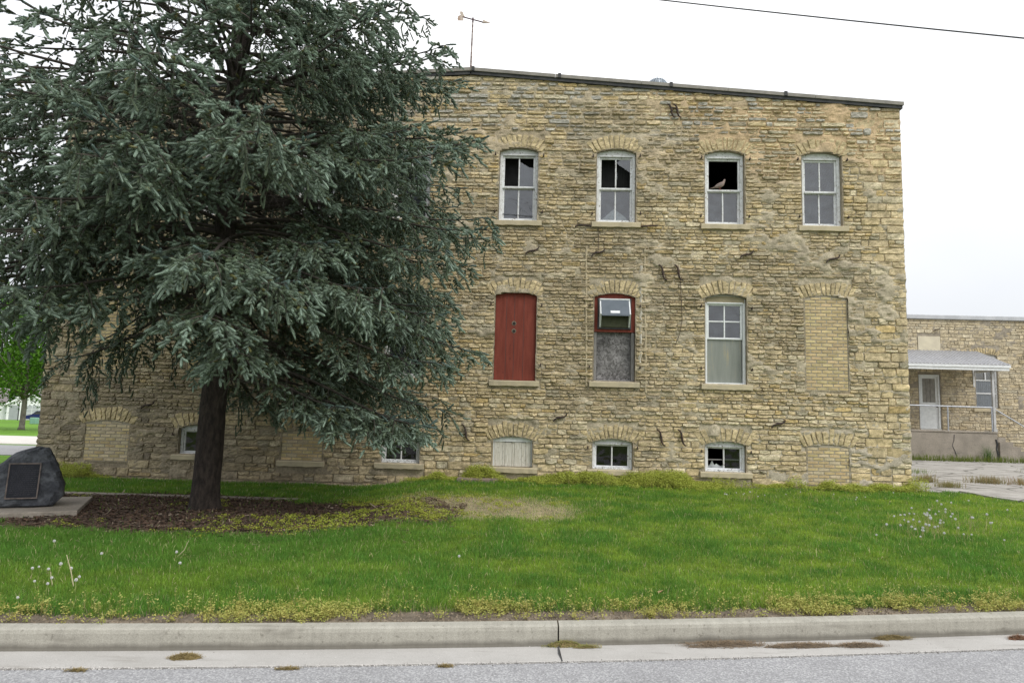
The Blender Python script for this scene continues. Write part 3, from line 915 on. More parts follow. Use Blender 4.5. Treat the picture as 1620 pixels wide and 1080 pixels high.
for q in ((u0, u1, z1 - .028, z1), (u0, u1, z0, z0 + .028), (u0, u0 + .028, z0 + .028, z1 - .028), (u1 - .028, u1, z0 + .028, z1 - .028)): b.box(q[0], q[1], .018, .06, q[2], q[3])
b.build('unit_surround', M_DARK, ab)
stone_sill(o, ab, .085, chip=False); hinge_pins(o, ab, (o.zs - .2, o.zb + .3))

def at_mill(u, y, z):
    return mill.matrix_basis @ Vector((u, y, z))
MILL_M = Matrix.Translation((0, 13.6, 0)) @ Matrix.Rotation(-YAW, 4, 'Z')
p = MILL_M @ Vector((2.04, .0, 3.48))
ac = thing('air_conditioner', 'pale metal hooded air conditioner mounted in the red board', 'air conditioner', p, -YAW)
b = MB(); hw = .275
prof = [(0.03, .555), (-.02, .555), (-.045, .535), (-.20, .245), (-.205, .215), (-.195, .215), (-.04, .49), (.03, .50)]
V = [(-hw, y, z) for y, z in prof] + [(hw, y, z) for y, z in prof]; n = len(prof)
b.add(V, [tuple(range(n)), tuple(range(2 * n - 1, n - 1, -1))] + [(i, (i + 1) % n, (i + 1) % n + n, i + n) for i in range(n)])
b.build('hood', mat_two('blue_grey_hood', (.13, .15, .175), (.105, .125, .145), 5, .35, .65, .8, .1, 20, .002), ac)
for s in (-1, 1):
    b = MB(); x0, x1 = (-.30, -.276) if s < 0 else (.276, .30)
    pr = [(.03, .02), (-.03, .02), (-.05, .05), (-.175, .235), (-.19, .25), (-.04, .53), (.03, .55)]
    V = [(x0, y, z) for y, z in pr] + [(x1, y, z) for y, z in pr]; n = len(pr)
    b.add(V, [tuple(range(n)), tuple(range(2 * n - 1, n - 1, -1))] + [(i, (i + 1) % n, (i + 1) % n + n, i + n) for i in range(n)])
    b.box(x0 - .004, x1 + .004, -.005, .02, .01, .57)
    b.build('side_plate', M_PAINT2, ac)
b = MB(); b.box(-.30, .30, -.025, .03, .557, .585, bev=.004); b.build('top_flange', M_PAINT2, ac)
b = MB()
for i in range(11): b.box(-.27, .27, .0 - .004 * (i % 2), .02, .02 + i * .021, .038 + i * .021)
b.box(-.275, .275, .021, .03, .01, .5)
b.build('louvre_grille', mat_two('olive_louvres', (.13, .135, .085), (.09, .095, .06), 12), ac)
b = MB(); b.add([(-.10, -.1838, .270), (.085, -.1838, .270), (.085, -.156, .322), (-.10, -.156, .322)], [(0, 1, 2, 3)])
for i in range(4): b.v[-4 + i] = (b.v[-4 + i][0], b.v[-4 + i][1] - .006, b.v[-4 + i][2])
b.build('paper_sticker', M_PAINT2, ac)

# middle sash with four small panes over a ribbed translucent sheet
o = MID['c']
w = frame_mesh(o, mill, label='tall white window with four panes above a grey green sheet', head=.17, jw=.055, paint=M_PAINT2)
u0, u1 = o.u0 + .055, o.u1 - .06; zt = o.zt - .18; zb = o.zb + .036; zm = 3.335
sash(w, u0, u1, zm - .03, zt, .10, 1, True, .04, M_PAINT2)
a, b_ = u0 + .038, u1 - .038; um = (u0 + u1) / 2; zc = (zm - .03 + zt) / 2
pane_object(w, [(rect(a, um - .013, zc + .013, zt - .038), .12), (rect(um + .013, b_, zc + .013, zt - .038), .121), (rect(a, um - .013, zm + .008, zc - .013), .122), (rect(um + .013, b_, zm + .008, zc - .013), .12)])
mg, nt, bb = new_mat('grey_green_ribbed_sheet')
st = noise(nt, 4, 4, scaled(nt, (3.5, 1, .35)))
cc = ramp(nt, st, [(.3, (.19, .205, .18)), (.6, (.235, .25, .22)), (.76, (.34, .30, .19))])
nt.links.new(cc, bb.inputs['Base Color']); bb.inputs['Roughness'].default_value = .35
wv = N(nt, 'ShaderNodeTexWave', Scale=28.0, bands_direction='X'); nt.links.new(nt.nodes.new('ShaderNodeTexCoord').outputs['Object'], wv.inputs['Vector']); bump(nt, bb, wv.outputs['Fac'], .35, .006)
b = MB(); b.box(u0 + .01, u1 - .01, .135, .145, zb, zm - .02); b.build('ribbed_sheet', mg, w)
b = MB(); b.prism([(o.u0 + .02, o.zt - .165), (o.u1 - .02, o.zt - .165)] + arc_poly(o.uc, o.w - .06, o.zs, o.rise - .025)[::-1], .069, .08); b.build('arch_board', mat_two('tan_board', (.36, .31, .2), (.28, .24, .16), 8), w)
stone_sill(o, w); hinge_pins(o, w, (o.zs - .2, o.zb + .3))
# hidden by the tree
o = MID['e']; w = frame_mesh(o, mill); s = sash(w, o.u0 + .06, o.u1 - .06, o.zb + .036, o.zt - .145, .11); stone_sill(o, w)
pane_object(w, [(rect(o.u0 + .1, o.uc - .013, o.zb + .08, o.zt - .185), .13), (rect(o.uc + .013, o.u1 - .1, o.zb + .08, o.zt - .185), .13)])

# openings closed with buff brick
def brick_infill(o, label, worn=0.0):
    Q = []; z = o.zb + .01; row = 0
    Rr = (o.w ** 2 / 4 + o.rise ** 2) / (2 * o.rise); zc = o.zt - Rr
    while z < o.zt - .03:
        u = o.u0 + .012 - (.105 if row % 2 else 0)
        while u < o.u1 - .01:
            a, c = max(u, o.u0 + .012), min(u + .20, o.u1 - .012)
            top = min(z + .056, zc + math.sqrt(max(0, (Rr - .015) ** 2 - (max(abs(a - o.uc), abs(c - o.uc))) ** 2)))
            if c - a > .03 and top - z > .025:
                Q.append([(a, z), (c, z), (c, top), (a, top)])
            u += .211
        z += .0665; row += 1
    Q = np.array(Q); n = len(Q)
    t = np.array([.52, .41, .225]) * (.82 + .32 * rng.random((n, 1))) * (1 + .06 * (rng.random((n, 3)) - .5))
    if worn:
        k = rng.random(n) < worn; t[k] = t[k] * .6 + np.array([.55, .49, .40]) * .4
    V, Fq, C = stone_patches(Q, np.full(n, .006) + rng.uniform(-.002, .002, n), t, rough=.0025, inset=.005, nz=4)
    n0 = len(V); out = np.array(o.outline())
    bv = np.stack([out[:, 0], np.full(len(out), .002), out[:, 1]], 1)
    b_ = mesh_object('brick_infill', np.concatenate([V, bv]), [tuple(q) for q in Fq.tolist()] + [tuple(range(n0, n0 + len(bv)))], M_BRICK, mill, col=np.concatenate([C, np.repeat(np.array([[.36, .32, .25]]), len(bv), 0)]))
    if label: b_['label'] = label
    return b_
brick_infill(MID['d'], 'tall window opening closed with yellow buff brick')
brick_infill(LOW['d'], 'basement opening closed with weathered buff brick, low by the corner', .35)
x = brick_infill(LOW['f'], 'basement opening closed with buff brick above a stone sill', .2); stone_sill(LOW['f'], x, .05)
brick_infill(LOW['h'], 'basement opening closed with worn brick beyond the spruce trunk', .45)
for k in 'fgh': brick_infill(MID[k], None)

# basement windows
def basement(key, label, debris=0.0, broken=False):
    o = LOW[key]
    w = frame_mesh(o, mill, head=.10, jw=.055, label=label)
    u0, u1 = o.u0 + .055, o.u1 - .055; zb, zt = o.zb + .036, o.zt - .112
    sash(w, u0, u1, zb, zt, .11, 1, False, .034)
    a, b_, um = u0 + .03, u1 - .03, o.uc
    if broken:
        jag = [(a, zb + .03)] + [(a + (um - .013 - a) * i / 7, zb + .03 + (.15 if i in (2,) else .09 if i == 4 else .04) + .02 * (i % 2)) for i in range(8)] + [(um - .013, zb + .03)]
        pane_object(w, [(jag, .125)], M_SHARD, 'broken_glass')
        pane_object(w, [(rect(um + .013, b_, zb + .03, zt - .03), .13)], M_GLASSLOW)
        bb = MB(); bb.tube([(u0, .16, zb + .19), (u1, .165, zb + .20)], .012, 5); bb.build('inner_bar', M_GREYWOOD, w)
    else:
        pane_object(w, [(rect(a, um - .013, zb + .03, zt - .03), .13), (rect(um + .013, b_, zb + .03, zt - .03), .13)], M_GLASSLOW)
    if debris:
        V = []; F = []
        for _ in range(90):
            c = np.array([rng.uniform(o.u0 + .02, o.u1 - .02), rng.uniform(-.01, .10), o.zb + .012 + rng.uniform(0, .03)]); s = rng.uniform(.01, .035)
            d = rng.normal(0, 1, (3, 3)); d[:, 2] *= .5
            F.append((len(V), len(V) + 1, len(V) + 2)); V += [tuple(c + q * s * .6) for q in d]
        tag(mesh_object('glass_litter', V, F, M_SHARD, w), kind='stuff')
    stone_sill(o, w, .10, .10); hinge_pins(o, w, (o.zs - .12,))
    return w
basement('b', 'basement window with two dark panes under the strand board opening', .5)
basement('c', 'basement window with broken glass and litter on its sill', 1.0, True)
basement('e', 'basement window with two dark panes at the edge of the spruce', .3)
basement('g', 'basement window half hidden by the spruce trunk')
o = LOW['a']
M_WPLANK = mat_two('peeling_white_planks', (.66, .64, .58), (.50, .47, .40), 7, .35, .65, .85, .4, 30, .003, stretch=(9, 9, 1), third=((.23, .19, .14), 26, .62, .70))
w = None
b = MB(); b.prism([(o.u0 + .008, o.zt - .11), (o.u1 - .008, o.zt - .11)] + arc_poly(o.uc, o.w - .016, o.zs, o.rise - .008)[::-1], .045, .10)
wavy_bar(b, o.u0 + .008, o.u0 + .03, .05, .10, o.zb + .01, o.zt - .11); wavy_bar(b, o.u1 - .03, o.u1 - .008, .05, .10, o.zb + .01, o.zt - .11)
w = b.build('boarded_window', M_PAINT2, mill); w['label'] = 'basement opening closed with peeling white vertical boards'
cuts = [o.u0 + .032, o.u0 + .20, o.u0 + .245, o.uc - .01, o.uc + .035, o.uc + .18, o.uc + .26, o.u1 - .032]
b = MB()
for i in range(7): b.box(cuts[i] + .002, cuts[i + 1] - .002, .06 + .004 * (i % 2), .09, o.zb + .012, o.zt - .112 - .006 * (i % 3), bev=.003)
b.build('vertical_board', M_WPLANK, w)
stone_sill(o, w, .10, .10)

# S-shaped wall anchors, an iron bar, a hanging cable, mortar ridges
def anchor(u, z, kind, s=.13, label=None, flip=1):
    pts = []; rs = []
    for i in range(17):
        t = -1 + 2 * i / 16
        c4 = math.copysign(abs(t) ** 3.2, t); lon = s * (t - .16 * t ** 5) / .84; lat = .022 * t + .062 * c4
        p = (lon, -.062, lat) if kind == 'flat' else (-lat, -.062, lon)
        pts.append((u + p[0], p[1], z + p[2])); rs.append(.023 - .010 * abs(t))
    b = MB(); b.tube(pts, rs, 6); b.tube([(u, .02, z), (u, -.082, z)], .017, 6)
    a = b.build('wall_anchor', M_IRON, mill)
    if label: a['label'] = label
for u, z in ((.361, 5.0), (1.69, 4.99), (4.655, 5.01), (6.358, 4.955), (.99, 1.67), (5.238, 1.66), (-7.27, 1.70), (-3.1, 5.0), (-5.2, 5.0)): anchor(u, z, 'flat')
for u, z in ((2.985, 4.61), (3.30, 4.615), (2.965, 1.335), (3.37, 1.345), (-.865, 1.33)): anchor(u, z, 'tall', .155)
for u in (3.15, 3.27): anchor(u, 7.985, 'tall', .14)
MB().tube([(3.15, -.062, 8.05), (3.27, -.064, 8.04)], .012, 6).build('anchor_tie', M_IRON, mill)
b = MB()
pts = [(1.22, -.05, 5.515), (1.27, -.055, 5.55), (1.45, -.052, 5.548), (1.54, -.05, 5.53)]; b.tube(pts, .017, 6)
b.tube([(2.54, -.05, 5.545), (2.72, -.055, 5.56), (2.88, -.05, 5.572)], .016, 6)
b.build('iron_bar', M_IRON, mill)
MB().tube([(1.70, -.05, 5.50), (1.695, -.055, 5.25), (1.69, -.06, 5.05)], .006, 5).build('thin_rod', M_IRON, mill)
MB().tube([(3.33, -.06, 4.5), (3.345, -.055, 4.2), (3.36, -.06, 3.9), (3.37, -.055, 3.68), (3.33, -.055, 3.4), (3.27, -.06, 3.24), (3.235, -.05, 3.15)], .006, 5).build('hanging_cable', M_IRON, mill)
M_RIDGE = mat_two('pale_mortar_ridge', (.46, .39, .26), (.38, .32, .22), 9, .35, .65, .95, .6, 40, .006)
for u0, z0, z1 in ((1.475, 2.30, 5.12), (2.65, 2.20, 5.12)):
    pts = []; rs = []
    for i in range(40):
        z = z0 + (z1 - z0) * i / 39
        pts.append((u0 + .02 * math.sin(z * .9) + rng.uniform(-.006, .006), -.008, z)); rs.append(rng.uniform(.020, .026))
    MB().tube(pts, rs, 6).build('mortar_ridge', M_RIDGE, mill)
pts = []; rs = []
for i in range(30): pts.append((2.56 + rng.uniform(-.02, .02), -.004, 2.75 + 2.0 * i / 29)); rs.append(rng.uniform(.022, .036))
MB().tube(pts, rs, 6).build('mortar_ridge', mat_two('white_mortar_smear', (.52, .49, .42), (.36, .32, .24), 12, .4, .6), mill)

# on the roof
p = MILL_M @ Vector((-1.035, .15, ZP + .06))
vane = thing('weather_vane', 'rusty arrow weather vane on a tall pole at the roof peak', 'weather vane', p, -YAW)
M_VPOLE = mat_two('rusty_white_pole', (.42, .36, .34), (.12, .07, .055), 5, .42, .58, .8, .3, stretch=(1, 1, 2.5))
MB().tube([(0, 0, -.05), (.005, 0, .6), (.012, 0, 1.19)], [.021, .018, .016], 8).build('pole', M_VPOLE, vane)
M_VANE = mat_two('pale_rusty_sheet', (.55, .46, .40), (.34, .20, .14), 12, .5, .72, .7, .2)
b = MB(); b.tube([(-.21, 0, 1.29), (.27, .04, 1.185)], .013, 6); b.tube([(.012, 0, 1.17), (.012, 0, 1.27)], .02, 6); b.build('shaft', mat_two('purple_brown_shaft', (.13, .07, .08), (.08, .045, .05), 10), vane)
b = MB(); b.prism([(.22, 1.235), (.24, 1.165), (.385, 1.16)], -.004, .004); b.prism([(.20, 1.155), (.385, 1.158), (.25, 1.20)], .012, .018); b.build('arrow_head', M_VANE, vane)
b = MB(); b.prism([(-.15, 1.28), (-.20, 1.265), (-.29, 1.23), (-.32, 1.235), (-.315, 1.30), (-.25, 1.335), (-.275, 1.37), (-.26, 1.42), (-.21, 1.40), (-.185, 1.33)], -.004, .004)
b.prism([(-.19, 1.25), (-.19, 1.20), (-.31, 1.20), (-.32, 1.25)], -.012, -.007); b.build('tail_fin', M_VANE, vane)
p = Vector((3.50, 16.5, 0)); zr = roof_z(3.5) + .02
vent = thing('roof_ventilator', 'ribbed metal turbine vent showing above the roof edge', 'roof vent', (3.50, 16.5, zr), 0)
zd = 10.12 - zr
MB().lathe([(.16, -.05), (.16, zd - .2), (.18, zd - .18)], 18).build('stack_pipe', M_METAL, vent)
b = MB()
for k in range(22):
    a = 2 * math.pi * k / 22
    pts = []
    for i in range(7):
        t = i / 6 * math.pi / 2; rr = .25 * math.cos(t * .98) + .01; pts.append((rr * math.cos(a + t * .25), rr * math.sin(a + t * .25), zd - .12 + .22 * math.sin(t)))
    b.tube(pts, .014, 4)
b.lathe([(.22, zd - .2), (.235, zd - .12), (.20, zd - .0), (.11, zd + .075), (.02, zd + .095)], 20)
b.build('turbine_head', M_METAL, vent)
MB().tube([(0, 0, zd + .09), (0, 0, zd + .19)], .008, 5).build('spindle', M_METAL, vent)

# mourning dove on the meeting rail of the open window
def dove():
    o = UPPER['c']; zr = (o.zt - .145 + o.zb + .036) / 2 + .022
    root = thing('dove', 'brown grey dove perched on the rail of the open black window', 'bird', MILL_M @ Vector((o.uc - .08, .11, zr + .012)), -YAW)
    # spine from tail tip to crown: (x, z, half width, half height)
    S = [(-.20, .025, .012, .004), (-.15, .035, .020, .007), (-.105, .048, .024, .012), (-.07, .062, .036, .030), (-.03, .082, .048, .046), (.02, .104, .050, .052), (.06, .128, .044, .048),
         (.085, .158, .028, .030), (.095, .182, .022, .023), (.103, .203, .024, .024), (.112, .218, .019, .018), (.122, .222, .008, .008)]
    V = []; F = []; n = 12
    for i, (x, z, w, h) in enumerate(S):
        a = S[max(0, i - 1)]; c = S[min(len(S) - 1, i + 1)]; t = Vector((c[0] - a[0], 0, c[1] - a[1])).normalized(); up = Vector((-t.z, 0, t.x))
        for k in range(n):
            an = 2 * math.pi * k / n; V.append(tuple(Vector((x, 0, z)) + Vector((0, 1, 0)) * w * math.cos(an) + up * h * math.sin(an)))
    for i in range(len(S) - 1):
        for k in range(n): F.append((i * n + k, i * n + (k + 1) % n, (i + 1) * n + (k + 1) % n, (i + 1) * n + k))
    F += [tuple(range(n - 1, -1, -1)), tuple(range((len(S) - 1) * n, len(S) * n))]
    mesh_object('body', V, F, mat_two('dove_plumage', (.30, .225, .195), (.22, .17, .155), 30, .35, .65, .8, .2), root, smooth=True)
    for s in (-1, 1):
        b = MB(); P = [(-.12, .048), (-.06, .056), (.0, .075), (.05, .11), (.055, .135), (.02, .135), (-.04, .105), (-.09, .072)]
        b.prism(P, s * .044 - .006, s * .044 + .006); b.build('wing', mat_two('dove_wing', (.24, .19, .17), (.16, .13, .12), 40, .4, .6), root)
        b = MB(); b.tube([(.01, s * .018, .06), (.015, s * .018, .0)], .006, 5)
        for dx in (.025, .02, -.015): b.tube([(.015, s * .018, .004), (.015 + dx, s * .018 + (dx - .02) * .6, .002)], .004, 4)
        b.build('leg', mat_two('dove_leg', (.25, .08, .07), (.2, .06, .05), 20), root)
        b = MB(); b.lathe([(.001, -.004), (.004, 0), (.001, .004)], 6, (.108, s * .021, .212)); b.build('eye', M_DARK, root)
    MB().tube([(.118, 0, .219), (.145, 0, .212)], [.006, .0015], 6).build('beak', M_DARK, root)
dove()

# ------------------------------------------------------------------ the blue spruce
def blue_spruce(X, Y):
    rg = np.random.default_rng(5)
    Z0 = float(ground_z(X, Y)) - .06
    root = thing('spruce_tree', 'tall shaggy blue spruce standing before the left half of the stone building', 'tree', (X, Y, Z0))
    H = 15.0
    def axis(z): return np.array([.006 * z + .02 * math.sin(z * .8), 0.0, z])
    def tr(z): return .172 * (1 - z / H) ** .85 + .02 + .05 * math.exp(-z / .16)
    # trunk with ridged bark
    b = MB(); V = []; F = []; n = 40; zs = np.concatenate([np.arange(0, 3, .06), np.arange(3, H, .35)])
    for i, z in enumerate(zs):
        a = axis(z)
        for k in range(n):
            an = 2 * math.pi * k / n
            r = tr(z) * (1 + .10 * (float(vnoise(k * .55, z * 3.2, 3)) - .5) + .07 * (float(vnoise(k * 1.1, z * 9, 4)) - .5) + .10 * math.exp(-z / .2) * math.sin(3 * an + 1))
            V.append((a[0] + r * math.cos(an), a[1] + r * math.sin(an), z))
    for i in range(len(zs) - 1):
        for k in range(n): F.append((i * n + k, i * n + (k + 1) % n, (i + 1) * n + (k + 1) % n, (i + 1) * n + k))
    mesh_object('trunk', V, F, M_BARK, root, smooth=True)
    LV = []; LF = []; nL = 0
    SB = []; SD = []; SL = []; SC = []          # shoots: base, direction, length, colour
    TW = []                                     # fine dead twigs
    def limb(P, rad, n):
        nonlocal nL
        P = np.asarray(P); T = np.gradient(P, axis=0); T /= np.linalg.norm(T, axis=1)[:, None] + 1e-9
        ref = np.array([0, 0, 1.0]); e1 = np.cross(T, ref); e1 /= np.linalg.norm(e1, axis=1)[:, None] + 1e-6; e2 = np.cross(T, e1)
        an = 2 * np.pi * np.arange(n) / n
        v = P[:, None] + (e1[:, None] * np.cos(an)[None, :, None] + e2[:, None] * np.sin(an)[None, :, None]) * rad[:, None, None]
        m = len(P); ii = np.arange(m * n).reshape(m, n)
        f = np.stack([ii[:-1], np.roll(ii, -1, 1)[:-1], np.roll(ii, -1, 1)[1:], ii[1:]], -1).reshape(-1, 4)
        LV.append(v.reshape(-1, 3)); LF.append(f + nL); nL += m * n
    def reach(z):
        return np.interp(z, [1.2, 2.0, 3.0, 4.2, 5.5, 6.5, 7.5, 9.0, 11, 13, 15], [3.4, 3.9, 4.1, 4.35, 4.35, 3.7, 2.9, 2.55, 1.7, .9, .1])
    cam_az = math.atan2(-Y, -X)                # towards the photograph's side
    def add_shoots(Pb, Db, Ln, C):
        SB.append(Pb); SD.append(Db); SL.append(Ln); SC.append(C)
    z = 2.1
    while z < H - .4:
        nb = int(rg.integers(9, 12)) if z < 6.4 else int(rg.integers(6, 9)); off = rg.random() * 6.28
        for j in range(nb):
            az = off + 2 * math.pi * j / nb + rg.normal(0, .18)
            zb = z + rg.uniform(-.14, .14)
            rel = (az - cam_az + math.pi) % (2 * math.pi) - math.pi          # 0 = towards the camera, + = counterclockwise (photo left is negative x)
            ca, sa = math.cos(az), math.sin(az)
            left = ca < -.25
            full = 1.0
            if left and zb < 3.9: full = .50 if ca < -.5 else .65
            if abs(rel) < .6 and zb < 2.75: continue
            if ca < -.15 and zb < (3.3 if sa < -.05 else 2.75): continue
            if ca < .1 and sa < -.2 and zb < 2.4: full *= .5
            L = reach(zb) * rg.uniform(.82, 1.0)
            if rg.random() < .08: L *= .75
            el = np.interp(zb, [1.5, 3, 5, 7, 10, 14], [-.12, .02, .20, .38, .60, .9]) + rg.normal(0, .07)
            droop = np.interp(zb, [1.5, 2.8, 3.6, 7, 12], [.26, .30, .46, .5, .4]) + (.08 if zb < 2.9 and ca > .25 else 0)
            m = 16; P = [axis(zb)]; e = el; a_ = az
            for i in range(m):
                s = i / m
                ee = el - droop * math.sin(min(1, s * 1.25) * math.pi / 2) + .42 * max(0, s - .62) / .38
                a_ += rg.normal(0, .035)
                P.append(P[-1] + np.array([math.cos(a_) * math.cos(ee), math.sin(a_) * math.cos(ee), math.sin(ee)]) * L / m)
            P = np.array(P); S = np.linspace(0, 1, m + 1)
            low = P[:, 2].min()
            if low < 1.35: P[:, 2] = zb + (P[:, 2] - zb) * (zb - 1.35) / (zb - low)
            r0 = .009 + .0050 * L
            limb(P, r0 * (1 - S) ** .8 + .004, 6)
            T = np.gradient(P, axis=0); T /= np.linalg.norm(T, axis=1)[:, None]
            hi = zb > 8.6
            step = (.054 if zb < 7.6 else .16) * (1.5 if abs(rel) > 2.1 else 1) * (1.45 if zb > 5.4 and ca < .3 else 1)
            t = .22 if zb < 5 else .30
            side = 1
            while t < 1.0:
                p = np.array([np.interp(t, S, P[:, k]) for k in range(3)]); d = np.array([np.interp(t, S, T[:, k]) for k in range(3)])
                side = -side
                l2 = np.clip(.40 * (1 - t) * L + .28, .24, .90) * rg.uniform(.65, 1.1)
                if rg.random() < .14: t += step; continue
                bare = t < (.36 if zb < 5.2 or ca > .5 else .56) + rg.normal(0, .06)
                h = math.atan2(d[1], d[0]) + side * rg.uniform(.65, 1.15)
                e0 = math.asin(np.clip(d[2], -1, 1)) * .6 - rg.uniform(-.10, .30); k2 = 6; Q = [p]
                hang = rg.uniform(.25, 1.25) * (1.0 if zb < 6.5 else .6) + (.5 if left and zb < 4.5 else 0)
                for i in range(k2):
                    ee = e0 - hang * (i / k2) + (.35 * max(0, i / k2 - .6))
                    Q.append(Q[-1] + np.array([math.cos(h) * math.cos(ee), math.sin(h) * math.cos(ee), math.sin(ee)]) * l2 / k2)
                Q = np.array(Q); u = np.linspace(0, 1, k2 + 1)
                limb(Q, .0075 * (1 - u) + .0028, 3)
                if bare or rg.random() > full:
                    # shaded inner twigs: bare and grey, hanging
                    for _ in range(int(rg.integers(6, 14))):
                        w = rg.random(); q = np.array([np.interp(w, u, Q[:, k]) for k in range(3)])
                        hh = rg.random() * 6.28; ll = rg.uniform(.12, .42)
                        q1 = q + np.array([math.cos(hh) * .5, math.sin(hh) * .5, -rg.uniform(.1, .8)]) * ll * .5
                        q2 = q1 + np.array([math.cos(hh) * .2, math.sin(hh) * .2, -rg.uniform(.5, 1)]) * ll * .5
                        limb(np.array([q, q1, q2]), np.array([.0035, .0028, .0018]), 3)
                    if rg.random() > .45 * full: t += step * rg.uniform(.7, 1.3) * 1.3; continue
                Tq = np.gradient(Q, axis=0); Tq /= np.linalg.norm(Tq, axis=1)[:, None]
                cb = np.array([.228, .305, .236]); cg = np.array([.070, .094, .032])
                # side branchlets, each a little spray of shoots
                nt3 = max(2, int(l2 / (.10 if not hi else .16)))
                w3 = np.clip((np.arange(nt3) + rg.random(nt3)) / nt3 * .95 + .06, 0, 1)
                p3 = np.stack([np.interp(w3, u, Q[:, k]) for k in range(3)], 1); t3 = np.stack([np.interp(w3, u, Tq[:, k]) for k in range(3)], 1)
                lat = np.cross(t3, [0, 0, 1.0]); lat /= np.linalg.norm(lat, axis=1)[:, None] + 1e-6
                sg = np.where(np.arange(nt3) % 2 == 0, 1, -1)[:, None]
                d3 = t3 * rg.uniform(.5, 1.0, (nt3, 1)) + lat * sg * rg.uniform(.4, 1.0, (nt3, 1)) + np.array([0, 0, 1.0]) * rg.uniform(-.85, .30, (nt3, 1))
                d3 /= np.linalg.norm(d3, axis=1)[:, None]
                l3 = rg.uniform(.15, .34, nt3) * (1.1 - .5 * w3)
                ns = 8 if not hi else 3
                q = np.tile((np.arange(ns) + .5) / ns, (nt3, 1))
                sag = np.array([0, 0, -1.0]) * (q ** 2)[..., None] * (l3 * .35)[:, None, None]
                pb = (p3[:, None] + d3[:, None] * (q * l3[:, None])[..., None] + sag).reshape(-1, 3)
                dt = np.repeat(d3, ns, 0); m3 = len(pb)
                lt = np.cross(dt, [0, 0, 1.0]); lt /= np.linalg.norm(lt, axis=1)[:, None] + 1e-6
                s3 = np.where(np.arange(m3) % 2 == 0, 1, -1)[:, None] * (rg.random((m3, 1)) < .9)
                dd = dt * rg.uniform(.6, 1.1, (m3, 1)) + lt * s3 * rg.uniform(.4, 1.25, (m3, 1)) + np.array([0, 0, 1.0]) * rg.uniform(-.65, .65, (m3, 1))
                dd /= np.linalg.norm(dd, axis=1)[:, None]
                ln = rg.uniform(.045, .078, m3)
                # young tips glaucous blue, older shoots green; inner crown's shade put into the colour
                age_shade = np.clip(t * .40 + np.repeat(w3, ns) * .40 + q.ravel() * .40 - .14 + rg.normal(0, .16, m3), 0, 1)[:, None]
                C = (cg * (1 - age_shade) + cb * age_shade) * rg.uniform(.72, 1.2, (m3, 1)) * np.repeat(rg.uniform(.85, 1.12, (nt3, 1)), ns, 0)
                yel = rg.random(m3) < .03
                C[yel] = np.array([.16, .16, .06])
                add_shoots(pb, dd, ln, C)
                add_shoots(p3 + d3 * l3[:, None] * .95 - np.array([0, 0, .33]) * l3[:, None], d3, rg.uniform(.08, .13, nt3), cb * rg.uniform(.85, 1.2, (nt3, 1)))
                add_shoots(Q[-1:], Tq[-1:], np.array([rg.uniform(.10, .16)]), (cb * rg.uniform(.85, 1.15))[None])
                # long hanging branchlets
                if zb < 8 and rg.random() < .42:
                    nn = int(rg.integers(3, 7)) if not left else int(rg.integers(5, 12)); q = Q[int(rg.integers(1, 4))]
                    hp = q + np.stack([np.zeros(nn) + rg.normal(0, .02, nn), rg.normal(0, .02, nn), -np.arange(nn) * .09 - .03], 1)
                    hd = np.stack([rg.normal(0, .3, nn), rg.normal(0, .3, nn), -np.ones(nn)], 1); hd /= np.linalg.norm(hd, axis=1)[:, None]
                    limb(np.stack([q, hp[nn // 2], hp[-1] + [0, 0, -.05]]), np.array([.004, .003, .002]), 3)
                    add_shoots(hp, hd, rg.uniform(.09, .15, nn), (cg * .6 + cb * .3)[None] * rg.uniform(.7, 1.15, (nn, 1)))
                t += step * rg.uniform(.7, 1.3)
            # leader of the branch
            nn = 7; w = np.linspace(.8, 1, nn)
            pb = np.stack([np.interp(w, S, P[:, k]) for k in range(3)], 1); dt = np.stack([np.interp(w, S, T[:, k]) for k in range(3)], 1)
            dd = dt + rg.normal(0, .35, (nn, 3)); dd /= np.linalg.norm(dd, axis=1)[:, None]
            add_shoots(pb, dd, rg.uniform(.09, .16, nn), np.array([[.13, .19, .165]]) * rg.uniform(.85, 1.15, (nn, 1)))
        z += rg.uniform(.22, .32) if z < 8.5 else .5
    mesh_object('limbs', np.concatenate(LV), np.concatenate(LF), M_TWIG, root)
    B = np.concatenate(SB); Dv = np.concatenate(SD); Ln = np.concatenate(SL); C = np.concatenate(SC)
    k = B[:, 2] > .95; B, Dv, Ln, C = B[k], Dv[k], Ln[k], C[k]
    n = len(B); print('spruce shoots', n, len(SB))
    # template: a bottle brush of needles round a short spindle
    K = 40
    t = (np.arange(K) + .5) / K; an = np.arange(K) * 2.399963
    tilt = np.interp(t, [0, .75, 1], [1.35, 1.15, .5])
    e1 = np.cross(Dv, np.array([.13, .27, .95])); e1 /= np.linalg.norm(e1, axis=1)[:, None] + 1e-6; e2 = np.cross(Dv, e1)
    rot = rg.random(n) * 6.28
    ca = np.cos(an[None] + rot[:, None])[..., None]; sa = np.sin(an[None] + rot[:, None])[..., None]
    rad = e1[:, None] * ca + e2[:, None] * sa; tan = -e1[:, None] * sa + e2[:, None] * ca
    nl = rg.uniform(.023, .036, (n, K, 1)) * np.interp(t, [0, .15, .8, 1], [.7, 1, 1, .8])[None, :, None]
    base = B[:, None] + Dv[:, None] * (t[None, :, None] * Ln[:, None, None])
    tip = base + (rad * np.sin(tilt)[None, :, None] + Dv[:, None] * np.cos(tilt)[None, :, None]) * nl
    hw = .0025
    tri = np.stack([base - tan * hw, base + tan * hw, tip], 2).reshape(-1, 3)
    nt_ = n * K
    ftri = np.arange(nt_ * 3).reshape(-1, 3)
    ctri = np.repeat((C[:, None] * rg.uniform(.7, 1.3, (n, K, 1))).reshape(-1, 3), 3, 0)
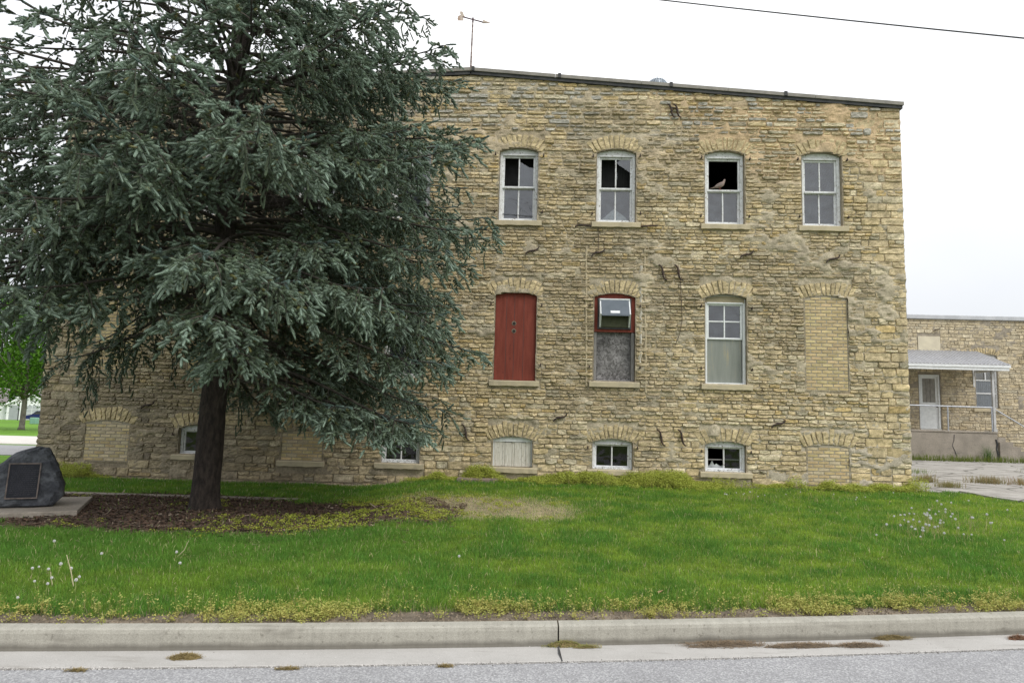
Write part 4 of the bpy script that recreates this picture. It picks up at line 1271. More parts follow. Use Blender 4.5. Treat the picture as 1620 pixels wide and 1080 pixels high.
    # the packed needles of a shoot as a blunt five-sided finger under the loose ones
    k5 = 2 * np.pi * np.arange(5) / 5
    ring = e1[:, None] * np.cos(k5)[None, :, None] + e2[:, None] * np.sin(k5)[None, :, None]
    rs_ = rg.uniform(.85, 1.2, (n, 1, 1))
    R1 = [B[:, None] + Dv[:, None] * (Ln * f)[:, None, None] + ring * rr * rs_ * rg.uniform(.8, 1.2, (n, 5, 1)) for f, rr in ((.0, .009), (.5, .0130), (.95, .0110))]
    sv = np.concatenate(R1 + [(B + Dv * (Ln * 1.04)[:, None])[:, None]], 1).reshape(-1, 3)
    b16 = (np.arange(n) * 16)[:, None] + nt_ * 3
    fs = []
    for k in range(5):
        q = (k + 1) % 5
        fs += [np.concatenate([b16 + k, b16 + q, b16 + 5 + q, b16 + 5 + k], 1), np.concatenate([b16 + 5 + k, b16 + 5 + q, b16 + 10 + q, b16 + 10 + k], 1)]
    ft = [np.concatenate([b16 + 10 + k, b16 + 10 + (k + 1) % 5, b16 + 15], 1) for k in range(5)]
    cs = (C[:, None] * np.array([.5] * 5 + [.7] * 5 + [.9] * 5 + [1.1])[None, :, None] * rg.uniform(.8, 1.2, (n, 16, 1))).reshape(-1, 3)
    crown = mesh_object('crown', np.concatenate([tri, sv]), [np.concatenate([ftri] + ft), np.concatenate(fs)], M_NEEDLE, root, col=np.concatenate([ctri, cs]))
blue_spruce(-4.42, 10.15)

# ------------------------------------------------------------------ boulder with its plaque, on a concrete pad
def memorial():
    rg = np.random.default_rng(3)
    org = Vector((-6.2, 9.45, float(ground_z(-6.2, 9.45)))); ang = math.atan2(.44, .898)
    z0 = .30 - org.z
    pad = MB()
    prof = [(-1.6, -.42), (.36, -.42), (.40, 1.15), (-1.5, 1.2)]
    pad_o = None
    V = [(x, y, -.2) for x, y in prof] + [(x, y, z0 - .015) for x, y in prof] + [(x * .985, y * .985, z0) for x, y in prof]
    pad.add(V, [(0, 1, 5, 4), (1, 2, 6, 5), (2, 3, 7, 6), (3, 0, 4, 7), (4, 5, 9, 8), (5, 6, 10, 9), (6, 7, 11, 10), (7, 4, 8, 11), (8, 9, 10, 11)])
    po = pad.build('concrete_pad', M_PORCH); po.location = org; po.rotation_euler = (0, 0, ang)
    tag(po, 'low concrete pad under the dark boulder', 'pad')
    root = thing('memorial_boulder', 'dark grey rough boulder carrying a plaque on a concrete pad', 'boulder', org + Vector((0, 0, z0)), ang)
    # outline of the face seen from the front (x, z), then rings going back
    out = [(-1.0, .0), (-.95, .26), (-.80, .45), (-.60, .60), (-.47, .71), (-.335, .77), (-.235, .80), (-.13, .775), (-.06, .66), (.04, .47), (.13, .30), (.12, .14), (.0, -.01), (-.45, -.01)]
    def resample(P, n):
        P = np.array(P + [P[0]]); s = np.concatenate([[0], np.cumsum(np.linalg.norm(np.diff(P, axis=0), axis=1))]); t = np.linspace(0, s[-1], n, endpoint=False)
        return np.stack([np.interp(t, s, P[:, 0]), np.interp(t, s, P[:, 1])], 1)
    n = 72; O = resample(out, n); ctr = np.array([-.36, .36])
    rings = [(.0, -.0, .0), (.4, -.005, 0), (.72, .0, 0), (.90, .02, 0), (1.0, .10, 0), (1.0, .24, 0), (.90, .44, .02), (.72, .60, .04), (.4, .68, .06)]
    fine = []
    for (s0, y0, _), (s1, y1, _) in zip(rings[:-1], rings[1:]):
        for q in (0, .5): fine.append((s0 + (s1 - s0) * q, y0 + (y1 - y0) * q, 0))
    rings = fine + [rings[-1]]
    V = []; C = []; F = []
    for i, (s, y, dz) in enumerate(rings):
        for k in range(n):
            q = ctr + (O[k] - ctr) * s
            zz = max(q[1], -.02) if s > .9 else q[1]
            yy = y + .22 * max(0, zz) * 1.0         # the face leans back
            V.append((q[0], yy, max(-.02, zz)))
    V = np.array(V)
    nn = fbm(V[:, 0] * 6 + V[:, 1] * 3, V[:, 2] * 6 + V[:, 1] * 5, 31, 4) - .5
    n2 = fbm(V[:, 0] * 22 + V[:, 1] * 9, V[:, 2] * 17, 33, 3) - .5
    face = (V[:, 1] < .22 * V[:, 2] + .02)
    n3 = vnoise(V[:, 0] * 5 + V[:, 1] * 2, V[:, 2] * 7 - V[:, 1] * 3, 36); n3 = np.round(n3 * 4) / 4 - .5      # broken steps
    V[:, 1] -= (.05 * nn + .03 * n2 + .035 * n3) * np.where(face, .45, 1.3); V[:, 0] += (.05 * nn + .04 * n3) * ~face + .02 * n2; V[:, 2] += (.04 * nn + .018 * n2) * (V[:, 2] > .03)
    m = len(rings)
    for i in range(m - 1):
        for k in range(n): F.append((i * n + k, i * n + (k + 1) % n, (i + 1) * n + (k + 1) % n, (i + 1) * n + k))
    F.append(tuple(range((m - 1) * n, m * n)))
    blue = np.array([.050, .054, .064]); moss = np.array([.060, .055, .032]); lite = np.array([.105, .112, .125])
    g = fbm(V[:, 0] * 9, V[:, 2] * 14, 35, 4)[:, None]
    side = (sstep(.10, .30, V[:, 1] - .22 * V[:, 2]) * sstep(-.1, .1, V[:, 0]))[:, None]
    C = blue * (1 - sstep(.48, .68, g)) + lite * sstep(.48, .68, g)
    C = C * (1 - side) + moss * side
    mesh_object('rock', V, F, mat_tint('dark_granite', .8, 30, .4, .9, 24, .02, spec=.35), root, col=C, smooth=False)
    # plaque on the leaning face
    def P(x, z, lift): return (x, .22 * z - lift, z)
    M_BRONZE = mat_two('dark_bronze', (.010, .011, .015), (.018, .019, .025), 10, .35, .65, .45, .15, metal=.4)
    M_EDGE = mat_two('worn_bronze_edge', (.16, .13, .115), (.08, .068, .06), 14, .4, .65, .5, .2, metal=.4)
    x0, x1, a0, a1 = -.515, -.155, .125, .585
    def slab(x0, x1, z0, z1, l0, l1, name, mat, par):
        v = [P(x0, z0, l0), P(x1, z0, l0), P(x1, z1, l0), P(x0, z1, l0), P(x0, z0, l1), P(x1, z0, l1), P(x1, z1, l1), P(x0, z1, l1)]
        b.add(v, [(4, 5, 6, 7), (0, 1, 5, 4), (1, 2, 6, 5), (2, 3, 7, 6), (3, 0, 4, 7), (3, 2, 1, 0)])
    b = MB(); slab(x0, x1, a0, a1, -.03, .030, 0, 0, 0)
    pl = b.build('plaque', M_BRONZE, root)
    b = MB(); w = .013
    slab(x0 - .002, x1 + .002, a0 - .002, a0 + w, .02, .037, 0, 0, 0); slab(x0 - .002, x1 + .002, a1 - w, a1 + .002, .02, .037, 0, 0, 0)
    slab(x0 - .002, x0 + w, a0 + w, a1 - w, .02, .037, 0, 0, 0); slab(x1 - w, x1 + .002, a0 + w, a1 - w, .02, .037, 0, 0, 0)
    b.build('plaque_border', M_EDGE, pl)
    b = MB()
    for i in range(15):
        z = a1 - .05 - i * .026; ww = rg.uniform(.5, .95) * .15 if i in (0, 1, 14) else rg.uniform(.88, .97) * .15; x = (x0 + x1) / 2 - ww
        while x < (x0 + x1) / 2 + ww:
            l = rg.uniform(.012, .034); slab(x, min(x + l, x1 - .02), z, z + .010, .029, .0325, 0, 0, 0); x += l + .008
    b.build('raised_lettering', mat_two('rubbed_bronze', (.026, .027, .034), (.038, .038, .045), 20, metal=.4, rough=.45), pl)
memorial()

# stepping stone by the wall
b = MB(); V = [(-.62, -.2), (.10, -.17), (.24, .12), (-.3, .24), (-.62, .14)]
b.add([(x, y, -.1) for x, y in V] + [(x, y, .045) for x, y in V] + [(x * .96, y * .96, .055) for x, y in V],
      [(i, (i + 1) % 5, 5 + (i + 1) % 5, 5 + i) for i in range(5)] + [(5 + i, 5 + (i + 1) % 5, 10 + (i + 1) % 5, 10 + i) for i in range(5)] + [(10, 11, 12, 13, 14)])
so = b.build('stone_slab', mat_two('brown_slab', (.26, .2, .16), (.17, .14, .12), 8, bstr=.5)); so.location = (-.35, 13.25, float(ground_z(-.35, 13.25)) + .02); tag(so, 'flat brown stone slab lying by the wall below the white boards', 'stone slab')

# ------------------------------------------------------------------ low annex with porch, behind on the right
AX = thing('annex_building', 'low flat roofed stone annex behind the right corner with a raised porch', 'building', (0, 28.6, 0), -YAW)
axd = Opening(17.22, .90, 1.52, 3.78, .02, 0, False); axw = Opening(19.52, .92, 2.42, 4.66, .06, .28)
def ax_course(z): return rng.uniform(.10, .17)
rubble_wall('wall', 7.9, 30, .2, lambda u: 6.06, [axd, axw], [(16.78, 17.72, 4.62, 5.36)], ax_course, AX, style='annex', cell=.09, quoin=False, patchy=.6, mortar=(.33, .29, .23))
b = MB(); b.box(7.9, 30.1, -.10, .4, 6.06, 6.24, bev=.02); b.build('coping', mat_two('pale_coping', (.50, .51, .53), (.42, .43, .45), 3), AX)
b = MB(); b.box(7.9, 30, .31, .6, .0, 6.05); b.box(29.6, 30, .31, 8, 0, 6.05); b.box(7.9, 30, 7.6, 8, 0, 6.05); b.box(7.9, 30, .6, 7.6, 5.6, 5.9); b.build('rear_wall', M_SIDE, AX)
b = MB(); b.box(16.80, 17.70, -.035, .02, 4.64, 5.34, bev=.004); x = b.build('boarded_window', mat_two('cream_board', (.62, .56, .42), (.52, .47, .36), 3), AX); x['label'] = 'small cream board above the porch roof'
# door
b = MB(); b.box(16.80, 16.87, .02, .12, 1.52, 3.76); b.box(17.57, 17.64, .02, .12, 1.52, 3.76); b.box(16.87, 17.57, .02, .12, 3.69, 3.76); b.box(16.80, 17.64, -.02, .12, 1.50, 1.53)
d = b.build('door', M_PAINT2, AX)
b = MB(); b.box(16.87, 17.57, .07, .10, 1.53, 2.55); b.box(16.87, 16.96, .07, .10, 2.55, 3.69); b.box(17.48, 17.57, .07, .10, 2.55, 3.69); b.box(16.96, 17.48, .07, .10, 3.60, 3.69); b.box(16.96, 17.48, .07, .10, 2.55, 2.62); b.build('door_leaf', M_PAINT2, d)
b = MB(); b.box(16.96, 17.48, .085, .095, 2.62, 3.60)
for xx in (17.13, 17.30): b.box(xx - .012, xx + .012, .072, .085, 2.62, 3.60)
b.build('boarded_light', mat_two('grey_panel', (.30, .29, .26), (.22, .21, .19), 8), d)
MB().lathe([(.001, -.03), (.03, 0), (.001, .03)], 8, (17.52, .04, 2.45)).build('handle', M_IRON, d)
# window
b = MB(); o = axw
for q in ((o.u0, o.u0 + .07, o.zb, o.zs), (o.u1 - .07, o.u1, o.zb, o.zs), (o.u0 + .07, o.u1 - .07, o.zb, o.zb + .06), (o.u0 + .07, o.u1 - .07, o.zs - .1, o.zs + .02), (o.u0 + .07, o.u1 - .07, 3.02, 3.07), (o.u0 + .07, o.u1 - .07, 3.56, 3.60), (19.50, 19.54, 3.6, 4.5)): b.box(q[0], q[1], .06, .13, q[2], q[3])
w = b.build('window', M_PAINT, AX)
pane_object(w, [(rect(o.u0 + .07, o.u1 - .07, o.zb + .06, o.zs - .1), .10)])
b = MB(); b.box(o.u0 + .1, o.u1 - .1, .13, .14, o.zb + .06, 3.55)
for i in range(9): b.tube([(o.u0 + .12 + i * .085, .125, o.zb + .06), (o.u0 + .14 + i * .08, .125, 3.55)], .012, 4)
b.build('drawn_curtain', mat_two('grey_curtain', (.42, .43, .46), (.30, .31, .34), 5, stretch=(6, 1, 1)), w)
b = MB(); b.add([(18.98, -.02, 3.30), (19.05, -.02, 3.28), (19.02, -.03, 4.35), (18.95, -.03, 4.35)], [(0, 1, 2, 3)]); b.box(18.96, 19.03, -.05, -.02, 3.3, 4.4); b.build('loose_trim_board', M_PAINT, w)
stone_sill(o, w, .12, .12, chip=False)
# porch (front is 1.8 m before the wall)
b = MB(); b.box(12.5, 18.68, -1.80, .0, .2, 1.44, bev=.02); b.box(12.48, 18.70, -1.82, -.0, 1.442, 1.51, bev=.012)
ps = b.build('porch_slab', M_PORCH, AX)
def crack(pts, name='crack', r=.02):
    MB().tube([(x, -1.805, z) for x, z in pts], [r * (.5 + .5 * math.sin(1.3 * i + 1) ** 2) for i in range(len(pts))], 5).build(name, M_DARK, ps)
crack([(17.05, 1.36), (17.03, 1.15), (16.96, .95), (17.06, .72), (17.12, .5), (17.18, .36)], r=.014)
crack([(18.60, 1.22), (18.64, 1.05), (18.61, .85), (18.66, .65), (18.63, .45)], r=.04)
b = MB(); pr = [(12.3, 4.05), (19.16, 4.05)]
V = [(12.3, -1.95, 4.02), (19.2, -1.95, 4.02), (19.2, .0, 4.72), (12.3, .0, 4.72), (12.3, -1.95, 4.07), (19.2, -1.95, 4.07), (19.2, .0, 4.77), (12.3, .0, 4.77)]
b.add(V, [(0, 3, 2, 1), (4, 5, 6, 7), (0, 1, 5, 4), (1, 2, 6, 5), (2, 3, 7, 6), (3, 0, 4, 7)])
for i in range(46):
    u = 12.35 + i * .15; b.tube([(u, -1.96, 4.075), (u, -.02, 4.772)], .018, 4)
pr_ = b.build('porch_roof', mat_two('pale_porch_metal', (.42, .42, .43), (.34, .34, .35), 4, rough=.5, metal=.15, bstr=.1), AX)
b = MB(); b.box(12.3, 19.15, -1.93, -1.88, 3.84, 4.02); b.box(12.3, 19.19, -1.965, -1.932, 3.95, 4.03); b.box(19.08, 19.15, -1.88, -.02, 3.86, 4.02); b.build('fascia_board', M_PAINT2, pr_)
b = MB(); b.box(18.60, 18.69, -1.74, -1.65, 1.51, 3.88, bev=.006); b.box(18.58, 18.71, -1.76, -1.63, 1.51, 1.62); b.build('porch_post', mat_two('grey_white_post', (.50, .50, .50), (.38, .38, .37), 6), AX)
b = MB(); y = -1.70
b.tube([(12.6, y, 2.46), (18.58, y, 2.43)], .026, 8)
for u in (14.9, 16.9, 18.56): b.tube([(u, y, 1.50), (u, y, 2.44)], .026, 8)
b.tube([(18.58, y, 2.43), (20.6, y, 1.22)], .024, 8); b.tube([(20.6, y, .46), (20.6, y, 1.22)], .024, 8)
b.build('pipe_railing', mat_two('grey_galvanised_pipe', (.48, .50, .54), (.38, .40, .43), 8, metal=.4, rough=.5), AX)
b = MB()
for i in range(6): b.box(18.70 + i * .28, 18.98 + i * .28, -1.78, -.0, .2, 1.30 - i * .17)
b.box(18.71, 19.15, -1.86, -1.781, .2, 1.12); b.box(19.15, 20.5, -1.86, -1.781, .2, .80)
b.build('concrete_steps', M_PORCH, AX)
anchor_m = bpy.data.objects['wall_anchor'].data
a = bpy.data.objects.new('wall_anchor', anchor_m); COL.objects.link(a); a.parent = AX; a.location = (17.55 - .361, -.02, 5.62 - 5.0)

# ------------------------------------------------------------------ far left: maple, white house, car, hoop
def leafy_tree(name, label, X, Y, h, r, zc, seed, nclump=420, per=60, colour=((.10, .26, .012), (.16, .34, .02)), leaf=.085, tr=.16):
    rg = np.random.default_rng(seed)
    z0 = float(ground_z(X, Y)) - .05
    root = thing(name, label, 'tree', (X, Y, z0))
    b = MB(); b.tube([(0, 0, 0), (.02, 0, .25), (.03, .02, zc * .5), (.0, .03, zc * .8), (.03, 0, h * .75)], [tr * 1.5, tr * 1.05, tr * .9, tr * .7, .04], 10)
    for i in range(11):
        a = rg.random() * 6.28; zb = rg.uniform(zc * .42, zc * 1.1); L = r * rg.uniform(.5, .9)
        b.tube([(0.02, .02, zb), (math.cos(a) * L * .4, math.sin(a) * L * .4, zb + L * .38), (math.cos(a) * L, math.sin(a) * L, zb + L * .75)], [tr * .42, tr * .28, .02], 6)
    b.build('trunk', mat_two('grey_bark', (.22, .20, .17), (.12, .105, .09), 6, bstr=.8), root, smooth=True)
    d = rg.normal(0, 1, (nclump, 3)); d /= np.linalg.norm(d, axis=1)[:, None]
    c = d * (rg.random((nclump, 1)) ** .4) * np.array([r, r, (h - zc * .55) / 2]) + np.array([0, 0, (h + zc * .55) / 2])
    c = np.repeat(c, per, 0) + rg.normal(0, r * .105, (nclump * per, 3))
    n = len(c); e = rg.normal(0, 1, (n, 3)); e /= np.linalg.norm(e, axis=1)[:, None]; f = np.cross(e, rg.normal(0, 1, (n, 3))); f /= np.linalg.norm(f, axis=1)[:, None]
    s = leaf * rg.uniform(.7, 1.3, (n, 1))
    V = np.stack([c - e * s, c + f * s * .6, c + e * s, c - f * s * .6], 1).reshape(-1, 3)
    k = rg.random((n, 1)); C = np.repeat(np.array(colour[0]) * (1 - k) + np.array(colour[1]) * k, 4, 0)
    mesh_object('crown', V, np.arange(n * 4).reshape(-1, 4), M_WEED, root, col=C)
leafy_tree('maple_tree', 'bright green young tree on the far lawn left of the stone building', -30.1, 42.5, 9.2, 4.3, 3.4, 21, 420, 60, ((.055, .145, .010), (.095, .21, .014)))
leafy_tree('shade_tree', 'darker green tree behind the white house', -88, 125, 13, 7, 4, 23, 200, 40, ((.05, .12, .012), (.08, .17, .02)), .3, .3)

def white_house():
    ang = R(34); X, Y = -70.0, 100.0; z0 = float(ground_z(X, Y))
    root = thing('white_house', 'white house with gabled garage seen far off under the maple', 'house', (X, Y, z0), ang)
    M_SIDING = mat_two('white_siding', (.80, .81, .82), (.74, .75, .76), 2, bstr=.1); M_ROOFS = mat_two('brown_grey_shingles', (.13, .115, .11), (.19, .17, .165), 5, bstr=.4)
    w = 2.6
    MB().prism([(-w, 0), (w, 0), (w, 2.25), (0, 3.75), (-w, 2.25)], 0, 7).prism([(-14, 0), (-w, 0), (-w, 2.45), (-14, 2.45)], 1.5, 9).build('wall', M_SIDING, root)
    b = MB(); t = .16
    for s in (-1, 1):
        V = [(s * 0, -.35, 3.78), (s * (w + .4), -.35, 2.05), (s * (w + .4), 7, 2.05), (0, 7, 3.78)]
        b.add(V + [(x, y, z + t) for x, y, z in V], [(0, 1, 2, 3), (4, 5, 6, 7), (0, 1, 5, 4), (1, 2, 6, 5), (2, 3, 7, 6), (3, 0, 4, 7)])
    V = [(-14.3, 1.1, 2.42), (-w, 1.1, 2.42), (-w, 5.2, 4.4), (-14.3, 5.2, 4.4)]
    b.add(V + [(x, y, z + t) for x, y, z in V], [(0, 1, 2, 3), (4, 5, 6, 7), (0, 1, 5, 4), (1, 2, 6, 5), (2, 3, 7, 6), (3, 0, 4, 7)])
    V = [(2.9, .4, 2.2), (9, .4, 2.2), (9, 5, 4.6), (0, 5, 4.6)]
    b.add(V + [(x, y, z + t) for x, y, z in V], [(0, 1, 2, 3), (4, 5, 6, 7), (0, 1, 5, 4), (1, 2, 6, 5), (2, 3, 7, 6), (3, 0, 4, 7)])
    b.build('roof', M_ROOFS, root)
    b = MB()
    for s in (-1, 1):
        V = [(0, -.40, 3.70), (s * (w + .42), -.40, 1.97), (s * (w + .42), -.40, 2.2), (0, -.40, 3.95)]
        b.add(V + [(x, -.36, z) for x, y, z in V], [(0, 1, 2, 3), (4, 5, 6, 7), (0, 1, 5, 4), (2, 3, 7, 6)])
    b.build('gable_trim', M_SIDING, root)
    b = MB(); b.box(-.5, 2.1, -.04, 0.0, 0, 2.1)
    g = b.build('garage_door', mat_two('grey_panel_door', (.42, .44, .46), (.36, .38, .40), 3), root)
    b = MB()
    for i in range(1, 4): b.box(-.5, 2.1, -.06, -.041, i * .52 - .02, i * .52 + .02)
    for x in (.35, 1.2): b.box(x, x + .05, -.062, -.042, .02, 2.08)
    b.build('door_panel_rail', M_SIDING, g)
    b = MB(); b.box(-2.3, -1.1, -.04, 0, 0.0, 2.1); b.build('side_door', mat_two('grey_side_door', (.34, .36, .38), (.3, .32, .33), 3), root)
    b = MB()
    for x in (-12, -9, -5.5): b.box(x, x + 1.2, 1.44, 1.5, .9, 2.0)
    b.build('window', M_DARK, root)
    MB().box(2.7, 9, .8, 8, 0, 2.3).build('wing_wall', M_SIDING, root)
white_house()
p = Vector((-65.1, 96.5, 0)); p.z = float(ground_z(p.x, p.y))
car = thing('parked_car', 'dark blue car parked before the white garage, half behind the stone corner', 'car', p, R(20))
prof = [(-2.1, .3), (-2.15, .75), (-1.5, .92), (-.9, 1.42), (.6, 1.45), (1.3, 1.0), (2.0, .88), (2.15, .6), (2.1, .3)]
M_CAR = mat_two('blue_car_paint', (.012, .02, .09), (.016, .025, .11), 3, rough=.3, bstr=0)
b = MB(); b.prism(prof, -.85, .85); b.build('body', M_CAR, car)
b = MB()
for s in (-.853, .853): b.prism([(-1.35, .95), (-.85, 1.35), (.55, 1.37), (1.1, 1.0)], s - .004, s + .004)
b.build('side_window', M_DARK, car)
for wx in (-1.35, 1.35):
    for wy in (-.78, .78):
        b = MB(); b.tube([(wx, wy - .1, .32), (wx, wy + .1, .32)], .32, 16); w = b.build('wheel', M_DARK, car)
        b = MB(); b.tube([(wx, wy - .11, .32), (wx, wy + .11, .32)], .18, 12); b.build('rim', M_METAL, w)
p = Vector((-67.9, 95.0, 0)); p.z = float(ground_z(p.x, p.y))
hoop = thing('basketball_hoop', 'thin pole basketball hoop before the white garage', 'basketball hoop', p, R(34))
MB().tube([(0, 0, 0), (0, 0, 2.9)], .06, 8).build('pole', M_DARK, hoop)
b = MB(); b.box(-.5, .5, -.35, -.3, 2.55, 3.3); b.tube([(0, 0, 2.8), (0, -.3, 2.95)], .03, 6); b.build('backboard', mat_two('pale_backboard', (.62, .63, .64), (.55, .56, .57), 4), hoop)
MB().tube([(.22 * math.cos(a), -.6 + .22 * math.sin(a), 2.7) for a in np.linspace(0, 6.28, 13)], .015, 5).build('rim', mat_two('orange_rim', (.4, .12, .03), (.3, .1, .03), 5), hoop)
p = Vector((-52.6, 76.2, 0)); p.z = float(ground_z(p.x, p.y))
ub = thing('utility_box', 'small pale green utility box on the far lawn near the stone corner', 'utility box', p)
MB().box(-.35, .35, -.3, .3, 0, .72, bev=.05).build('cabinet', mat_two('pale_green_paint', (.20, .36, .28), (.17, .31, .24), 3), ub)
MB().box(-.4, .4, -.35, .35, -.05, .02).build('base_pad', M_KERB, ub)

# ------------------------------------------------------------------ overhead wire
b = MB(); P0 = Vector((1.61, 8.0, 6.9)); P1 = Vector((5.06, 6.5, 5.62)); pts = []
dirw = (P1 - P0)
for i in range(61):
    t = -3 + i * .2
    q = P0 + dirw * t
    q.z = P0.z + dirw.z * t * .55 - .45 * dirw.z * 0 + (dirw.z * .45) * t * (2 - t) * 0 + dirw.z * .45 * t
    pts.append(tuple(q + Vector((0, 0, .035 * (t - .5) ** 2 - .009))))
wire = b.tube(pts, .0075, 6).build('overhead_wire', M_DARK)
tag(wire, 'thin dark wire crossing the sky at the upper right', 'wire')

# ------------------------------------------------------------------ lawn and weeds
gr = np.random.default_rng(77)
def mill_front(x): return facade_y(x) - .06

def blades(name, x, y, h, w, C, lean=.35, parent=None, zoff=0.0, mat=None):
    n = len(x); z = ground_z(x, y) - .006 + zoff
    az = gr.random(n) * 6.283; fx, fy = np.cos(az), np.sin(az)
    la = gr.random(n) * 6.283; ll = np.abs(gr.normal(0, lean, n)) * h
    lx, ly = np.cos(la) * ll, np.sin(la) * ll
    B = np.stack([x, y, z], 1); side = np.stack([fx, fy, np.zeros(n)], 1) * (w * .5)[:, None]
    M = B + np.stack([lx * .35, ly * .35, h * .55], 1); T = B + np.stack([lx, ly, h * np.sqrt(np.clip(1 - (ll / h) ** 2 * .6, .15, 1))], 1)
    V = np.stack([B - side, B + side, M + side * .8, M - side * .8, T], 1).reshape(-1, 3)
    b5 = np.arange(n)[:, None] * 5
    Cb = np.repeat(C, 5, 0).reshape(n, 5, 3); Cb[:, :2] *= .8
    o = mesh_object(name, V, [b5 + np.array([[0, 1, 2, 3]]), b5 + np.array([[3, 2, 4]])], mat or M_GRASS, parent, col=Cb.reshape(-1, 3))
    return o

def lawn():
    X = []; Y = []
    for (ya, yb, dens) in ((4.9, 6.6, 6200), (6.6, 8.2, 4600), (8.2, 10.2, 3200), (10.2, 14.0, 2300)):
        x0, x1 = -1.02 * yb - 1.0, 1.0 * yb + 1.0
        n = int((x1 - x0) * (yb - ya) * dens)
        X.append(gr.uniform(x0, x1, n)); Y.append(gr.uniform(ya, yb, n))
    x = np.concatenate(X); y = np.concatenate(Y)
    edge = flow_y(x) + .33 + .16 * (fbm(x * 1.8, x * 0 + 3, 50, 3) - .5)
    keep = (y > edge) & (y < np.where((x > UL) & (x < 7.85), mill_front(x) - .10 - .22 * fbm(x * 1.5, x * 0, 51, 3), 15))
    keep &= ~yard_mask(x, y)
    bed = bed_mask(x, y); dry = dry_mask(x, y)
    thin = fbm(x * 1.6, y * 1.6, 52, 4)
    pr = (1 - .985 * sstep(.25, .75, bed)) * (1 - .45 * dry) * (.62 + .62 * thin)
    pr *= np.where(walk_mask(x, y), .05, 1)
    keep &= gr.random(len(x)) < pr
    # keep the pad clear
    dx, dy = x + 6.2, y - 9.45; a = math.atan2(.44, .898)
    lx, ly = dx * math.cos(a) + dy * math.sin(a), -dx * math.sin(a) + dy * math.cos(a)
    keep &= ~((lx > -1.65) & (lx < .42) & (ly > -.44) & (ly < 1.32))
    x, y, bed, dry = x[keep], y[keep], bed[keep], dry[keep]
    n = len(x)
    big = fbm(x * .55, y * .8, 53, 4); sm = fbm(x * 2.6, y * 3.4, 54, 3)
    t = sstep(.30, .68, big * .42 + sm * .58 + gr.normal(0, .085, n))[:, None]
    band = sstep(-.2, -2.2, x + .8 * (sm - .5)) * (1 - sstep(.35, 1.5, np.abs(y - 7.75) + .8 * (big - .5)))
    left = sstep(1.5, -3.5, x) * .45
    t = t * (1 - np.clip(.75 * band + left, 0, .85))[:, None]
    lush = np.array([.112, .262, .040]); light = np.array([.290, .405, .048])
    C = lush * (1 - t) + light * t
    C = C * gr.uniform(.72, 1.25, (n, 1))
    s = gr.random(n) < (.02 + .72 * dry + .04 * sm)
    C[s] = np.array([.60, .53, .30]) * gr.uniform(.7, 1.15, (int(s.sum()), 1))
    cl = fbm(x * 7, y * 9, 57, 2); C *= (.80 + .4 * cl)[:, None]
    h = gr.uniform(.035, .075, n) * (1.15 - .4 * t[:, 0]) * (1 - .4 * dry) * (.7 + .6 * cl)
    front = 1 - sstep(.0, .5, y - edge[keep])
    h *= 1 + .35 * front
    w = np.interp(y, [5, 8, 13], [.0042, .0056, .0078]) * gr.uniform(.7, 1.3, n)
    print('grass blades', n)
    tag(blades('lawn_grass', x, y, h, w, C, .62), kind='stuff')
lawn()

def leafy_cover(name, x, y, hmax, nleaf, size, c0, c1, spread=.05, stems=True, zoff=0.0):
    """low weeds: thin stems carrying many tiny leaves"""
    n = len(x); z = ground_z(x, y) + zoff
    u = gr.random((n, nleaf)); ang = gr.random((n, nleaf)) * 6.283
    hh = (hmax * gr.uniform(.45, 1, n))[:, None]
    px = x[:, None] + np.cos(ang) * spread * np.sqrt(u) * gr.uniform(.3, 1.2, (n, nleaf)); py = y[:, None] + np.sin(ang) * spread * np.sqrt(u) * gr.uniform(.3, 1.2, (n, nleaf))
    pz = z[:, None] + hh * gr.uniform(.12, 1, (n, nleaf)) ** .8
    c = np.stack([px, py, pz], -1).reshape(-1, 3); m = len(c)
    e = gr.normal(0, 1, (m, 3)); e[:, 2] *= .55; e /= np.linalg.norm(e, axis=1)[:, None]
    f = np.cross(e, gr.normal(0, 1, (m, 3)) + np.array([0, 0, 1.2])); f /= np.linalg.norm(f, axis=1)[:, None] + 1e-6
    s = size * gr.uniform(.6, 1.4, (m, 1))
    V = np.stack([c - e * s, c + f * s * .55, c + e * s, c - f * s * .55], 1).reshape(-1, 3)
    k = gr.random((m, 1)); kk = np.repeat(gr.random((n, 1)), nleaf, 0); k = .5 * k + .5 * kk
    C = np.repeat(np.array(c0) * (1 - k) + np.array(c1) * k, 4, 0)
    F = [np.arange(m * 4).reshape(-1, 4)]
    if stems:
        S0 = np.stack([x, y, z], 1); ns = 3
        S0 = np.repeat(S0, ns, 0); q = len(S0)
        d = gr.normal(0, spread * .5, (q, 3)); d[:, 2] = np.repeat(hh[:, 0], ns) * gr.uniform(.6, 1.1, q)
        sd = np.stack([np.full(q, .0016), gr.normal(0, .001, q), np.zeros(q)], 1)
        sv = np.stack([S0 - sd, S0 + sd, S0 + d], 1).reshape(-1, 3)
        F.append(np.arange(q * 3).reshape(-1, 3) + len(V)); V = np.concatenate([V, sv])
        C = np.concatenate([C, np.repeat(np.array([[.30, .27, .10]]), q * 3, 0)])
    return tag(mesh_object(name, V, F, M_WEED, col=C), kind='stuff')

